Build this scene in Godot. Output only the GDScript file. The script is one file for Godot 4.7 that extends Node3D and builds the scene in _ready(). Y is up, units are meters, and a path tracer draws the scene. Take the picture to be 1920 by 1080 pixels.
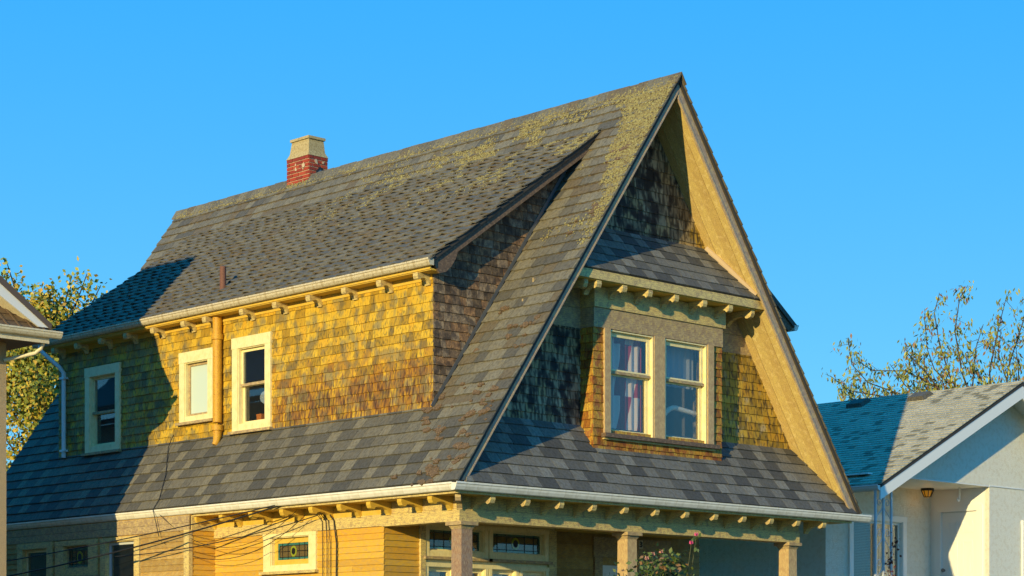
extends Node3D
# An old yellow shingled house with steep gables, low evening sun.

const GY := -4.45          # ground level; y = 0 is the lower eave, x = 0 its left edge, z = 0 its front
const W := 10.4            # width between the lower eaves
const S := 1.40962         # steep roof: rise over run
const CS := 0.5786
const SN := 0.8156
const DS := 0.698          # dormer roof: rise over run
const RX := 5.2
const RY := 7.33
const CAM := Vector3(-21.54, -2.846, 23.68)

var M := {}

# ------------------------------------------------------------------ geometry
class Geo:
	var v := PackedVector3Array()
	var n := PackedVector3Array()
	func tri(a: Vector3, b: Vector3, c: Vector3) -> void:
		var k := (b - a).cross(c - a)
		if k.length_squared() < 1e-16:
			return
		k = k.normalized()
		v.append(a); v.append(c); v.append(b)
		n.append(k); n.append(k); n.append(k)
	func tri_n(a: Vector3, b: Vector3, c: Vector3, na: Vector3, nb: Vector3, nc: Vector3) -> void:
		v.append(a); v.append(c); v.append(b)
		n.append(na); n.append(nc); n.append(nb)
	func quad_out(c: Vector3, p: Vector3, q: Vector3, r: Vector3, s: Vector3) -> void:
		var k := (q - p).cross(r - p) + (r - p).cross(s - p)
		if k.dot((p + q + r + s) * 0.25 - c) >= 0.0:
			tri(p, q, r); tri(p, r, s)
		else:
			tri(p, r, q); tri(p, s, r)
	func hexa(p: Array) -> void:
		var c := Vector3.ZERO
		for q in p:
			c += q
		c /= 8.0
		quad_out(c, p[0], p[1], p[2], p[3]); quad_out(c, p[4], p[5], p[6], p[7])
		for i in 4:
			var j := (i + 1) % 4
			quad_out(c, p[i], p[j], p[j + 4], p[i + 4])
	func box(a: Vector3, b: Vector3) -> void:      # two opposite corners
		hexa([Vector3(a.x, a.y, a.z), Vector3(b.x, a.y, a.z), Vector3(b.x, a.y, b.z), Vector3(a.x, a.y, b.z), Vector3(a.x, b.y, a.z), Vector3(b.x, b.y, a.z), Vector3(b.x, b.y, b.z), Vector3(a.x, b.y, b.z)])
	func bar(a: Vector3, b: Vector3, w: float, h: float, up: Vector3) -> void:
		var d := (b - a).normalized()
		var s := d.cross(up).normalized() * (w * 0.5)
		var t := s.cross(d).normalized() * (h * 0.5)
		hexa([a - s - t, a + s - t, a + s + t, a - s + t, b - s - t, b + s - t, b + s + t, b - s + t])
	func fbox(f: Array, u0: float, v0: float, u1: float, v1: float, n0: float, n1: float) -> void:   # a box in a frame [O, U, V, N]
		var q := []
		for k in [n0, n1]:
			for c in [[u0, v0], [u1, v0], [u1, v1], [u0, v1]]:
				q.append(f[0] + f[1] * c[0] + f[2] * c[1] + f[3] * k)
		hexa(q)
	func prism(poly: PackedVector2Array, f: Array, n0: float, n1: float) -> void:
		var lo := PackedFloat32Array()
		var hi := PackedFloat32Array()
		for i in poly.size():
			lo.append(n0); hi.append(n1)
		prism_h(poly, f, lo, hi)
	func prism_h(poly: PackedVector2Array, f: Array, lo: PackedFloat32Array, hi: PackedFloat32Array) -> void:
		var m := poly.size()
		var area := 0.0
		for i in m:
			area += poly[i].cross(poly[(i + 1) % m])
		var a := PackedVector3Array()
		var b := PackedVector3Array()
		for i in m:
			var k: int = i if area > 0 else m - 1 - i
			var base: Vector3 = f[0] + f[1] * poly[k].x + f[2] * poly[k].y
			a.append(base + f[3] * lo[k]); b.append(base + f[3] * hi[k])
		var q := PackedVector2Array()
		for i in m:
			q.append(poly[i] if area > 0 else poly[m - 1 - i])
		var t := Geometry2D.triangulate_polygon(q)
		for i in range(0, t.size(), 3):
			var x := t[i]
			var y := t[i + 1]
			var z := t[i + 2]
			if (q[y] - q[x]).cross(q[z] - q[x]) < 0:
				var k := y
				y = z
				z = k
			tri(b[x], b[y], b[z]); tri(a[x], a[z], a[y])
		for i in m:
			var j := (i + 1) % m
			tri(a[i], a[j], b[j]); tri(a[i], b[j], b[i])
	func tube(pts: Array, r0: float, r1: float, sides: int = 8, caps: bool = true) -> void:
		var m := pts.size()
		var rings := []
		var norms := []
		var up := Vector3(0.31, 0.9, 0.17)
		for i in m:
			var d: Vector3 = (pts[mini(i + 1, m - 1)] - pts[maxi(i - 1, 0)]).normalized()
			if absf(d.dot(up.normalized())) > 0.97:
				up = Vector3(0.9, 0.1, 0.4)
			var s := d.cross(up).normalized()
			var t := s.cross(d).normalized()
			up = t
			var r := lerpf(r0, r1, float(i) / maxf(1.0, m - 1.0))
			var ring := PackedVector3Array()
			var no := PackedVector3Array()
			for k in sides:
				var an := TAU * k / sides
				var e := s * cos(an) + t * sin(an)
				ring.append(pts[i] + e * r); no.append(e)
			rings.append(ring); norms.append(no)
		for i in m - 1:
			for k in sides:
				var l := (k + 1) % sides
				var a: Vector3 = rings[i][k]
				var b: Vector3 = rings[i][l]
				var c: Vector3 = rings[i + 1][l]
				var d: Vector3 = rings[i + 1][k]
				if (b - a).cross(c - a).dot(norms[i][k]) >= 0:
					tri_n(a, b, c, norms[i][k], norms[i][l], norms[i + 1][l]); tri_n(a, c, d, norms[i][k], norms[i + 1][l], norms[i + 1][k])
				else:
					tri_n(a, c, b, norms[i][k], norms[i + 1][l], norms[i][l]); tri_n(a, d, c, norms[i][k], norms[i + 1][k], norms[i + 1][l])
		if caps and r1 > 0.004:
			for e in [0, m - 1]:
				var cc: Vector3 = pts[e]
				var dir: Vector3 = (pts[0] - pts[1]) if e == 0 else (pts[m - 1] - pts[m - 2])
				for k in sides:
					var a: Vector3 = rings[e][k]
					var b: Vector3 = rings[e][(k + 1) % sides]
					if (a - cc).cross(b - cc).dot(dir) > 0:
						tri(cc, a, b)
					else:
						tri(cc, b, a)
	func add(o: Geo, t: Transform3D) -> void:
		v.append_array(t * o.v)
		var bs := Transform3D(t.basis, Vector3.ZERO)
		n.append_array(bs * o.n)
	func mesh(m: Material = null) -> ArrayMesh:
		var am := ArrayMesh.new()
		into(am, m)
		return am
	func into(am: ArrayMesh, m: Material) -> void:
		if v.is_empty():
			return
		var arr := []
		arr.resize(Mesh.ARRAY_MAX)
		arr[Mesh.ARRAY_VERTEX] = v
		arr[Mesh.ARRAY_NORMAL] = n
		am.add_surface_from_arrays(Mesh.PRIMITIVE_TRIANGLES, arr)
		if m:
			am.surface_set_material(am.get_surface_count() - 1, m)

# ------------------------------------------------------------------ nodes
func thing(called: String, label: String, category: String, at: Vector3, group := "") -> Node3D:
	var o := Node3D.new()
	o.name = called
	add_child(o, true)
	o.position = at
	o.set_meta("label", label)
	o.set_meta("category", category)
	if group != "":
		o.set_meta("group", group)
	return o

func part(parent: Node3D, called: String, g: Geo, m: Material, label := "") -> MeshInstance3D:
	var o := MeshInstance3D.new()
	o.name = called
	o.mesh = g.mesh(m)
	parent.add_child(o, true)
	if parent.get_parent() == self:
		o.position = -parent.position          # meshes are written in scene coordinates
	if label != "":
		o.set_meta("label", label)
	return o

func single(called: String, g: Geo, m: Material, label: String, category: String, group := "") -> MeshInstance3D:
	var o := MeshInstance3D.new()
	o.name = called
	o.mesh = g.mesh(m)
	add_child(o, true)
	o.set_meta("label", label)
	o.set_meta("category", category)
	if group != "":
		o.set_meta("group", group)
	return o

func rect(a: float, b: float, c: float, d: float) -> PackedVector2Array:
	return PackedVector2Array([Vector2(a, b), Vector2(c, b), Vector2(c, d), Vector2(a, d)])

func poly_area(p: PackedVector2Array) -> float:
	var a := 0.0
	for i in p.size():
		a += p[i].cross(p[(i + 1) % p.size()])
	return absf(a) * 0.5

# Overlapping pieces (shingles, roof tabs) laid in courses on the plane f = [O, U, V, N].
func lay(parent: Node3D, called: String, f: Array, outline: PackedVector2Array, holes: Array, o: Dictionary) -> int:
	var R := RandomNumberGenerator.new()
	R.seed = o.seed
	var e: float = o.e
	var lap: float = o.get("lap", 0.03)
	var th: float = o.th
	var gap: float = o.get("gap", 0.006)
	var curl: float = o.get("curl", 0.0)
	var jit: float = o.get("jit", 0.0)
	var ws: Array = o.ws
	var mats: Array = o.mats
	var lo := Vector2(1e9, 1e9)
	var hi := -lo
	for p in outline:
		lo = lo.min(p)
		hi = hi.max(p)
	var shared := {}
	var list := []
	var base := Basis(f[1], f[2], f[3])
	var row := int(floor((lo.y - o.get("v0", 0.0)) / e))
	while row * e + o.get("v0", 0.0) < hi.y:
		var u: float = lo.x - R.randf() * ws[0]
		var k := R.randi() % 2
		while u < hi.x:
			var wi := R.randi() % ws.size()
			if o.get("alternate", false):
				wi = (k % 2) * (ws.size() / 2) + R.randi() % (ws.size() / 2)
				k += 1
			var w: float = ws[wi]
			var shape := R.randi() % 3
			var vv: float = row * e + o.get("v0", 0.0) + R.randf_range(-jit, jit)
			var tab := tab_poly(w - gap, e + lap, shape, curl)
			var at := Transform2D(0.0, Vector2(u, vv))
			var placed: PackedVector2Array = at * tab
			var mi: int = o.pick.call(u + w * 0.5, vv, wi, R)
			u += w
			var near := false
			var inside := true
			for p in placed:
				if not Geometry2D.is_point_in_polygon(p, outline):
					inside = false
			for h in holes:
				var hl := Vector2(1e9, 1e9)
				var hh := -hl
				for p in h:
					hl = hl.min(p)
					hh = hh.max(p)
				if placed[0].x < hh.x and placed[0].x + w > hl.x and vv < hh.y + 0.1 and vv + e + lap > hl.y - 0.1:
					near = true
			var tr := Transform3D(base, f[0] + f[1] * (u - w) + f[2] * vv)
			if inside and not near:
				var key := "%d_%d" % [wi, shape]
				if not shared.has(key):
					shared[key] = [tab_geo(tab, e + lap, th, curl, w), {}]
				list.append([tr, key, mi, null])
			else:
				var bits := []
				bits.append_array(Geometry2D.intersect_polygons(placed, outline))
				for h in holes:
					var next := []
					for b in bits:
						for c in Geometry2D.clip_polygons(b, h):
							next.append(c)
					bits = next
				for b in bits:
					if poly_area(b) < 0.0006:
						continue
					var local := PackedVector2Array()
					for p in b:
						local.append(p - Vector2(u - w, vv))
					list.append([tr, "", mi, tab_geo(local, e + lap, th, curl, w)])
		row += 1
	list.sort_custom(func(a, b): return a[0].origin.distance_squared_to(CAM) < b[0].origin.distance_squared_to(CAM))
	var most: int = o.get("most", 300)
	var rest := {}
	for i in list.size():
		var t = list[i]
		var g: Geo = t[3] if t[1] == "" else shared[t[1]][0]
		if g.v.is_empty():
			continue
		if i < most:
			var mi2 := MeshInstance3D.new()
			mi2.name = called
			if t[1] == "":
				mi2.mesh = g.mesh(mats[t[2]])
			else:
				var cache: Dictionary = shared[t[1]][1]
				if not cache.has(t[2]):
					cache[t[2]] = g.mesh(mats[t[2]])
				mi2.mesh = cache[t[2]]
			mi2.transform = t[0]
			parent.add_child(mi2, true)
		else:
			if not rest.has(t[2]):
				rest[t[2]] = Geo.new()
			rest[t[2]].add(g, t[0])
	if not rest.is_empty():
		var am := ArrayMesh.new()
		for kx in rest:
			rest[kx].into(am, mats[kx])
		var st := MeshInstance3D.new()
		st.name = called + "_courses"
		st.mesh = am
		st.set_meta("kind", "stuff")
		parent.add_child(st, true)
	return list.size()

func tab_poly(w: float, h: float, shape: int, curl: float) -> PackedVector2Array:
	var p := PackedVector2Array()
	if curl > 0.0:
		for i in 7:
			var t := i / 6.0
			p.append(Vector2(w * t, curl * [0.9, 0.6, 1.2][shape] * cos(PI * t) * -1.0 + 0.006 * sin(i * 2.3 + shape)))
		p.append(Vector2(w, h)); p.append(Vector2(0, h))
	else:
		var d: float = [0.0, 0.004, -0.004][shape]
		p.append(Vector2(0.002 * shape, -d)); p.append(Vector2(w * 0.5, d * 0.5)); p.append(Vector2(w, d)); p.append(Vector2(w, h)); p.append(Vector2(0, h))
	return p

func tab_geo(p: PackedVector2Array, h: float, th: float, curl: float, w: float) -> Geo:
	var g := Geo.new()
	var lo := PackedFloat32Array()
	var hi := PackedFloat32Array()
	for q in p:
		var t := clampf(1.0 - q.y / h, 0.0, 1.15)
		hi.append(0.002 + th * t + curl * 0.55 * t * sin(TAU * q.x / w + 0.6))
		lo.append(-0.004 if curl <= 0.02 else maxf(-0.004, hi[hi.size() - 1] - 0.02) if q.y < h * 0.4 else -0.004)
	g.prism_h(p, [Vector3.ZERO, Vector3.RIGHT, Vector3.UP, Vector3.BACK], lo, hi)
	return g

# A wall sheet on the plane f between n0 and n1, cut to outline, with rectangular openings [u0, v0, u1, v1].
func wall_sheet(f: Array, outline: PackedVector2Array, holes: Array, n0: float, n1: float) -> Geo:
	var g := Geo.new()
	var us := []
	var vs := []
	for p in outline:
		us.append(p.x); vs.append(p.y)
	var u_lo: float = us.min()
	var u_hi: float = us.max()
	var v_lo: float = vs.min()
	var v_hi: float = vs.max()
	us = [u_lo, u_hi]
	for h in holes:
		us.append(h[0]); us.append(h[2])
	us.sort()
	for i in us.size() - 1:
		if us[i + 1] - us[i] < 1e-4:
			continue
		var mid: float = (us[i] + us[i + 1]) * 0.5
		var spans := [[v_lo - 0.01, v_hi + 0.01]]
		for h in holes:
			if h[0] < mid and h[2] > mid:
				var next := []
				for s in spans:
					if h[1] > s[0]:
						next.append([s[0], minf(s[1], h[1])])
					if h[3] < s[1]:
						next.append([maxf(s[0], h[3]), s[1]])
				spans = next
		for s in spans:
			if s[1] - s[0] < 1e-4:
				continue
			for b in Geometry2D.intersect_polygons(rect(us[i], s[0], us[i + 1], s[1]), outline):
				g.prism(b, f, n0, n1)
	return g

# ------------------------------------------------------------------ textures
func noise(w: int, h: int, freq: float, sd: int, stretch_x := 1.0, stretch_y := 1.0, oct := 4) -> PackedByteArray:
	var fn := FastNoiseLite.new()
	fn.seed = sd
	fn.frequency = freq
	fn.fractal_octaves = oct
	fn.noise_type = FastNoiseLite.TYPE_SIMPLEX_SMOOTH
	var im := fn.get_seamless_image(maxi(8, int(w / stretch_x)), maxi(8, int(h / stretch_y)))
	im.convert(Image.FORMAT_L8)
	im.resize(w, h, Image.INTERPOLATE_CUBIC)
	return im.get_data()

# layers: [mask, low, high, colour, amount]
func paint(w: int, h: int, base: Color, layers: Array) -> ImageTexture:
	var d := PackedByteArray()
	d.resize(w * h * 3)
	var n := w * h
	var r := PackedFloat32Array()
	var g := PackedFloat32Array()
	var b := PackedFloat32Array()
	r.resize(n); g.resize(n); b.resize(n)
	r.fill(base.r); g.fill(base.g); b.fill(base.b)
	for l in layers:
		var m: PackedByteArray = l[0]
		var lo: float = l[1] * 255.0
		var inv: float = 1.0 / maxf(0.001, (l[2] - l[1]) * 255.0)
		var c: Color = l[3]
		var am: float = l[4]
		var cr := c.r
		var cg := c.g
		var cb := c.b
		for i in n:
			var t := (m[i] - lo) * inv
			if t > 0.0:
				t = (1.0 if t > 1.0 else t) * am
				r[i] += (cr - r[i]) * t
				g[i] += (cg - g[i]) * t
				b[i] += (cb - b[i]) * t
	for i in n:
		d[i * 3] = int(clampf(r[i], 0.0, 1.0) * 255.0)
		d[i * 3 + 1] = int(clampf(g[i], 0.0, 1.0) * 255.0)
		d[i * 3 + 2] = int(clampf(b[i], 0.0, 1.0) * 255.0)
	return ImageTexture.create_from_image(Image.create_from_data(w, h, false, Image.FORMAT_RGB8, d))

# mask made of a noise plus a field fn(u in 0..1, v in 0..1 from the top)
func field(w: int, h: int, a: PackedByteArray, fn: Callable) -> PackedByteArray:
	var o := PackedByteArray()
	o.resize(w * h)
	var cw := 64
	var ch := 32
	var coarse := PackedFloat32Array()
	for j in ch + 1:
		for i in cw + 1:
			coarse.append(fn.call(float(i) / cw, float(j) / ch))
	for y in h:
		var fy := float(y) / h * ch
		var j := int(fy)
		var ty := fy - j
		for x in w:
			var fx := float(x) / w * cw
			var i := int(fx)
			var tx := fx - i
			var k := j * (cw + 1) + i
			var top := coarse[k] + (coarse[k + 1] - coarse[k]) * tx
			var bot := coarse[k + cw + 1] + (coarse[k + cw + 2] - coarse[k + cw + 1]) * tx
			o[y * w + x] = clampi(int(a[y * w + x] + 255.0 * (top + (bot - top) * ty)), 0, 255)
	return o

func rgb(r: int, g: int, b: int) -> Color:
	return Color(r / 255.0, g / 255.0, b / 255.0)

func plain(c: Color, rough := 0.8, metal := 0.0) -> StandardMaterial3D:
	var m := StandardMaterial3D.new()
	m.albedo_color = c
	m.roughness = rough
	m.metallic = metal
	return m

func tri_mat(t: Texture2D, rough: float, size: Vector3, offset := Vector3.ZERO, tint := Color.WHITE) -> StandardMaterial3D:
	var m := StandardMaterial3D.new()
	m.albedo_texture = t
	m.albedo_color = tint
	m.roughness = rough
	m.uv1_triplanar = true
	m.uv1_world_triplanar = true
	m.uv1_triplanar_sharpness = 12.0
	m.uv1_scale = Vector3(1.0 / size.x, 1.0 / size.y, 1.0 / size.z)
	m.uv1_offset = offset
	return m

func tints(t: Texture2D, rough: float, size: Vector3, offset: Vector3, vals: Array) -> Array:
	var a := []
	for c in vals:
		a.append(tri_mat(t, rough, size, offset, c))
	return a

func relief(m: StandardMaterial3D, sd: int, freq: float, strength: float) -> void:
	var fn := FastNoiseLite.new()
	fn.seed = sd
	fn.frequency = freq
	fn.fractal_octaves = 3
	var im := fn.get_seamless_image(512, 512)
	im.convert(Image.FORMAT_RGBA8)
	im.bump_map_to_normal_map(strength)
	m.normal_enabled = true
	m.normal_texture = ImageTexture.create_from_image(im)

func glass(tint: Color, alpha: float) -> StandardMaterial3D:
	var m := plain(tint, 0.02)
	m.transparency = BaseMaterial3D.TRANSPARENCY_ALPHA
	m.albedo_color.a = alpha
	m.metallic_specular = 0.8
	return m

func ss(x: float, a: float, b: float) -> float:
	return smoothstep(a, b, x)

func make_materials() -> void:
	var fine := noise(512, 512, 0.12, 3, 1, 1, 3)
	var mid := noise(512, 512, 0.025, 5)
	var blot := noise(512, 512, 0.012, 8, 1, 1, 5)
	var streak_v := noise(512, 512, 0.16, 11, 1, 10, 3)
	var streak_h := noise(512, 512, 0.16, 12, 10, 1, 3)
	# dormer side wall: yellow paint, mould streaks, rear greyed by mould and painted shade, bare red cedar low near the front corner
	var w := 1024
	var h := 256
	var sv := noise(w, h, 0.2, 21, 1, 6, 3)
	var sv2 := noise(w, h, 0.28, 22, 1, 3, 3)
	var sb := noise(w, h, 0.035, 23, 1, 1.5, 5)
	var bare := field(w, h, sv, func(u, v): return -0.36 + 0.36 * ss(v, 0.36, 0.72) * (1.0 - ss(u, 0.3, 0.46)) + 0.14 * ss(v, 0.55, 0.8) * (1.0 - ss(u, 0.5, 0.8)))
	var bare2 := field(w, h, sb, func(u, v): return -0.22 + 0.24 * ss(v, 0.34, 0.6) * (1.0 - ss(u, 0.25, 0.5)))
	var mould := field(w, h, sv2, func(u, v): return -0.14 + 0.1 * ss(v, 0.12, 0.4) * (1.0 - ss(v, 0.85, 1.0)) + 0.07 * ss(u, 0.5, 0.8))
	var mould2 := field(w, h, sb, func(u, v): return -0.05 + 0.26 * ss(u, 0.62, 0.76) + 0.1 * (1.0 - ss(v, 0.06, 0.14)))  # grey of the shadowed rear painted into the colour, together with mould
	var t_side := paint(w, h, rgb(200, 160, 36), [[sv, 0.4, 0.8, rgb(212, 176, 58), 0.8], [sb, 0.45, 0.8, rgb(172, 140, 48), 0.7],
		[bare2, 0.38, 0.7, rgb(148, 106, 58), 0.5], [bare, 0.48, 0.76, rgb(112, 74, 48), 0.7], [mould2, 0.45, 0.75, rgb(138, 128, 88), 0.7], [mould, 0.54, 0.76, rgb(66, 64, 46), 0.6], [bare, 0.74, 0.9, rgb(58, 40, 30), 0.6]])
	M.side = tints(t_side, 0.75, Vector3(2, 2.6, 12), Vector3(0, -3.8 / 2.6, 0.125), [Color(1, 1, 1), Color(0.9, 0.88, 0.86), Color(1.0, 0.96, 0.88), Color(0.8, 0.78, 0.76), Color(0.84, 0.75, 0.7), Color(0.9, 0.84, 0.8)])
	# gable wall: olive yellow, thick black mould to the left and above
	var w2 := 512
	var h2 := 384
	var gv := noise(w2, h2, 0.2, 31, 1, 5, 3)
	var gb := noise(w2, h2, 0.045, 32, 1, 1.4, 5)
	var gf := noise(w2, h2, 0.3, 33, 1, 3, 2)
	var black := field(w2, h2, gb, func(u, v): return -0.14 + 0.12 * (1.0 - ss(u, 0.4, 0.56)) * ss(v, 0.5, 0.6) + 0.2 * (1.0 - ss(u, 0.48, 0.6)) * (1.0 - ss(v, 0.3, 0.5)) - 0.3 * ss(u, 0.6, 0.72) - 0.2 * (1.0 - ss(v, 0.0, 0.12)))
	var streaks := field(w2, h2, gv, func(u, v): return -0.06 + 0.16 * (1.0 - ss(u, 0.55, 0.72)))
	var yel := field(w2, h2, gb, func(u, _v): return -0.4 + 0.6 * ss(u, 0.58, 0.72))
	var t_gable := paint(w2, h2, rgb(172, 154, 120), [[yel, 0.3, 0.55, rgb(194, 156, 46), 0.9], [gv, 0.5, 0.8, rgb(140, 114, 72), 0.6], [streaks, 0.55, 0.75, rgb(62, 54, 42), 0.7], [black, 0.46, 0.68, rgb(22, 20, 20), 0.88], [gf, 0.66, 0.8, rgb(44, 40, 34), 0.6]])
	M.gable = tints(t_gable, 0.8, Vector3(8.6, 5.6, 2), Vector3(-1.0 / 8.6, -6.6 / 5.6, 0), [Color(1, 1, 1), Color(0.88, 0.88, 0.88), Color(0.95, 0.9, 0.8), Color(0.75, 0.75, 0.75)])
	# bay cheeks and apron: yellow with red-brown bare butts
	var t_bay := paint(512, 512, rgb(198, 160, 56), [[mid, 0.45, 0.7, rgb(176, 144, 56), 0.7], [streak_v, 0.52, 0.68, rgb(138, 84, 46), 0.8], [blot, 0.58, 0.7, rgb(152, 92, 52), 0.7], [fine, 0.66, 0.8, rgb(48, 46, 32), 0.7]])
	M.bay = tints(t_bay, 0.8, Vector3(1.4, 1.4, 1.4), Vector3.ZERO, [Color(1, 1, 1), Color(0.9, 0.85, 0.8), Color(0.8, 0.66, 0.55), Color(1, 0.92, 0.8)])
	# dormer front: bare brown weathered cedar
	var t_brown := paint(512, 512, rgb(140, 120, 96), [[streak_v, 0.4, 0.75, rgb(96, 82, 70), 0.8], [mid, 0.5, 0.75, rgb(178, 152, 118), 0.7], [blot, 0.5, 0.75, rgb(74, 64, 56), 0.75], [fine, 0.62, 0.8, rgb(52, 40, 32), 0.6]])
	M.brown = tints(t_brown, 0.85, Vector3(1.3, 1.3, 1.3), Vector3.ZERO, [Color(1, 1, 1), Color(0.85, 0.82, 0.8), Color(1.0, 0.9, 0.8), Color(0.7, 0.68, 0.66)])
	# trim paints
	var t_trim := paint(512, 512, rgb(218, 196, 124), [[blot, 0.4, 0.95, rgb(196, 168, 108), 0.6], [streak_h, 0.45, 0.8, rgb(158, 136, 106), 0.65], [mid, 0.6, 0.8, rgb(148, 126, 100), 0.5], [fine, 0.55, 0.85, rgb(122, 102, 80), 0.6]])
	M.trim = tri_mat(t_trim, 0.7, Vector3(1.6, 1.6, 1.6))
	M.casing = tri_mat(paint(512, 512, rgb(236, 222, 168), [[blot, 0.4, 0.95, rgb(222, 202, 138), 0.6], [streak_v, 0.62, 0.9, rgb(172, 150, 112), 0.5], [fine, 0.72, 0.9, rgb(150, 126, 94), 0.4]]), 0.6, Vector3(1.3, 1.3, 1.3))
	M.worn = tri_mat(paint(512, 512, rgb(186, 164, 122), [[blot, 0.35, 0.75, rgb(158, 134, 104), 0.7], [streak_h, 0.42, 0.7, rgb(132, 110, 90), 0.7], [mid, 0.58, 0.8, rgb(208, 182, 108), 0.6], [fine, 0.6, 0.85, rgb(104, 88, 74), 0.5]]), 0.85, Vector3(1.1, 1.1, 1.1))
	M.worn_v = tri_mat(paint(512, 512, rgb(200, 176, 126), [[blot, 0.35, 0.8, rgb(172, 142, 104), 0.6], [streak_v, 0.42, 0.7, rgb(156, 122, 92), 0.7], [fine, 0.62, 0.85, rgb(116, 94, 76), 0.5]]), 0.85, Vector3(0.9, 0.9, 0.9))
	M.column = tri_mat(paint(512, 512, rgb(176, 150, 120), [[streak_v, 0.38, 0.62, rgb(120, 88, 74), 0.8], [blot, 0.45, 0.8, rgb(150, 132, 118), 0.6], [fine, 0.55, 0.8, rgb(90, 70, 62), 0.6]]), 0.9, Vector3(0.8, 0.8, 0.8))
	var t_yellow := paint(512, 512, rgb(212, 174, 66), [[mid, 0.45, 0.9, rgb(198, 158, 54), 0.6], [blot, 0.45, 0.9, rgb(206, 178, 102), 0.5], [fine, 0.7, 0.9, rgb(130, 108, 64), 0.5]])
	M.yellow = tri_mat(t_yellow, 0.7, Vector3(1.5, 1.5, 1.5))
	M.soffit = tri_mat(paint(512, 512, rgb(214, 190, 116), [[blot, 0.35, 0.85, rgb(200, 172, 108), 0.6], [streak_v, 0.45, 0.75, rgb(180, 154, 108), 0.65], [fine, 0.52, 0.8, rgb(160, 134, 90), 0.65], [mid, 0.62, 0.8, rgb(226, 204, 146), 0.6]]), 0.8, Vector3(1.4, 1.4, 1.4))
	M.soffit_b = tri_mat(M.soffit.albedo_texture, 0.8, Vector3(1.4, 1.4, 1.4), Vector3(0.37, 0.2, 0.61), Color(0.95, 0.93, 0.92))
	var t_clap := paint(512, 512, rgb(216, 170, 54), [[mid, 0.45, 0.9, rgb(204, 156, 46), 0.6], [streak_h, 0.5, 0.75, rgb(178, 150, 118), 0.65], [blot, 0.45, 0.9, rgb(198, 158, 84), 0.5], [fine, 0.7, 0.84, rgb(150, 116, 68), 0.5]])
	M.clap = tints(t_clap, 0.65, Vector3(1.5, 1.5, 1.5), Vector3.ZERO, [Color(1, 1, 1), Color(0.94, 0.92, 0.9), Color(1, 0.96, 0.88)])
	M.clap_old = tints(tri_mat(paint(512, 512, rgb(190, 152, 78), [[streak_h, 0.42, 0.7, rgb(150, 126, 98), 0.7], [blot, 0.4, 0.85, rgb(204, 176, 110), 0.6], [fine, 0.6, 0.8, rgb(100, 82, 66), 0.6]]), 0.85, Vector3.ONE).albedo_texture, 0.85, Vector3(1.2, 1.2, 1.2), Vector3.ZERO, [Color(1, 1, 1), Color(0.9, 0.9, 0.9)])
	M.barge = tri_mat(paint(512, 512, rgb(178, 158, 136), [[streak_v, 0.4, 0.7, rgb(140, 118, 102), 0.7], [blot, 0.5, 0.7, rgb(202, 178, 126), 0.6], [fine, 0.6, 0.8, rgb(104, 86, 76), 0.6]]), 0.85, Vector3(0.9, 0.9, 0.9))
	M.barge_brown = tri_mat(paint(512, 512, rgb(110, 90, 74), [[streak_h, 0.4, 0.65, rgb(86, 70, 58), 0.8], [mid, 0.55, 0.75, rgb(140, 116, 92), 0.6], [fine, 0.6, 0.8, rgb(62, 50, 44), 0.6]]), 0.85, Vector3(0.9, 0.9, 0.9))
	# asphalt
	var t_asph := paint(512, 512, rgb(194, 194, 190), [[fine, 0.35, 0.75, rgb(226, 226, 220), 0.8], [mid, 0.42, 0.75, rgb(146, 145, 140), 0.8], [blot, 0.45, 0.8, rgb(200, 188, 158), 0.6], [streak_v, 0.5, 0.8, rgb(150, 144, 132), 0.55], [noise(512, 512, 0.3, 41, 1, 1, 2), 0.5, 0.8, rgb(140, 136, 130), 0.7]])
	M.asph = tints(t_asph, 0.95, Vector3(0.9, 0.9, 0.9), Vector3.ZERO, [Color(0.42, 0.415, 0.405), Color(0.475, 0.465, 0.445), Color(0.53, 0.515, 0.48), Color(0.585, 0.565, 0.515), Color(0.64, 0.615, 0.55), Color(0.56, 0.51, 0.43)])
	M.asph_new = tints(t_asph, 0.95, Vector3(0.9, 0.9, 0.9), Vector3(0.3, 0.1, 0.2), [Color(0.41, 0.41, 0.415), Color(0.49, 0.485, 0.48), Color(0.6, 0.59, 0.575), Color(0.67, 0.66, 0.64)])
	M.asph_light = tints(t_asph, 0.95, Vector3(0.9, 0.9, 0.9), Vector3(0.1, 0.4, 0.2), [Color(0.68, 0.66, 0.57), Color(0.9, 0.875, 0.78), Color(0.96, 0.93, 0.83), Color(0.99, 0.96, 0.86)])
	M.deck = plain(rgb(62, 58, 54), 0.95)
	M.mat_brown = tri_mat(paint(512, 512, rgb(94, 78, 58), [[fine, 0.4, 0.7, rgb(84, 62, 44), 0.8], [mid, 0.5, 0.75, rgb(146, 116, 80), 0.7]]), 0.95, Vector3(0.4, 0.4, 0.4))
	M.moss = plain(Color.WHITE, 1.0)
	M.moss.vertex_color_use_as_albedo = true
	M.flash = plain(rgb(120, 124, 128), 0.45, 0.7)
	M.tar = plain(rgb(34, 34, 36), 0.6)
	# gutters
	M.gutter = tri_mat(paint(256, 256, rgb(228, 224, 212), [[noise(256, 256, 0.02, 51), 0.5, 0.8, rgb(212, 206, 190), 0.7], [noise(256, 256, 0.06, 52, 1, 6), 0.7, 0.9, rgb(190, 180, 160), 0.4]]), 0.4, Vector3(1.1, 1.1, 1.1))
	M.gutter_old = tri_mat(paint(256, 256, rgb(206, 194, 166), [[noise(256, 256, 0.05, 53, 1, 5), 0.45, 0.7, rgb(170, 152, 116), 0.7], [noise(256, 256, 0.1, 54), 0.62, 0.8, rgb(120, 104, 78), 0.6]]), 0.55, Vector3(0.8, 0.8, 0.8))
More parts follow.
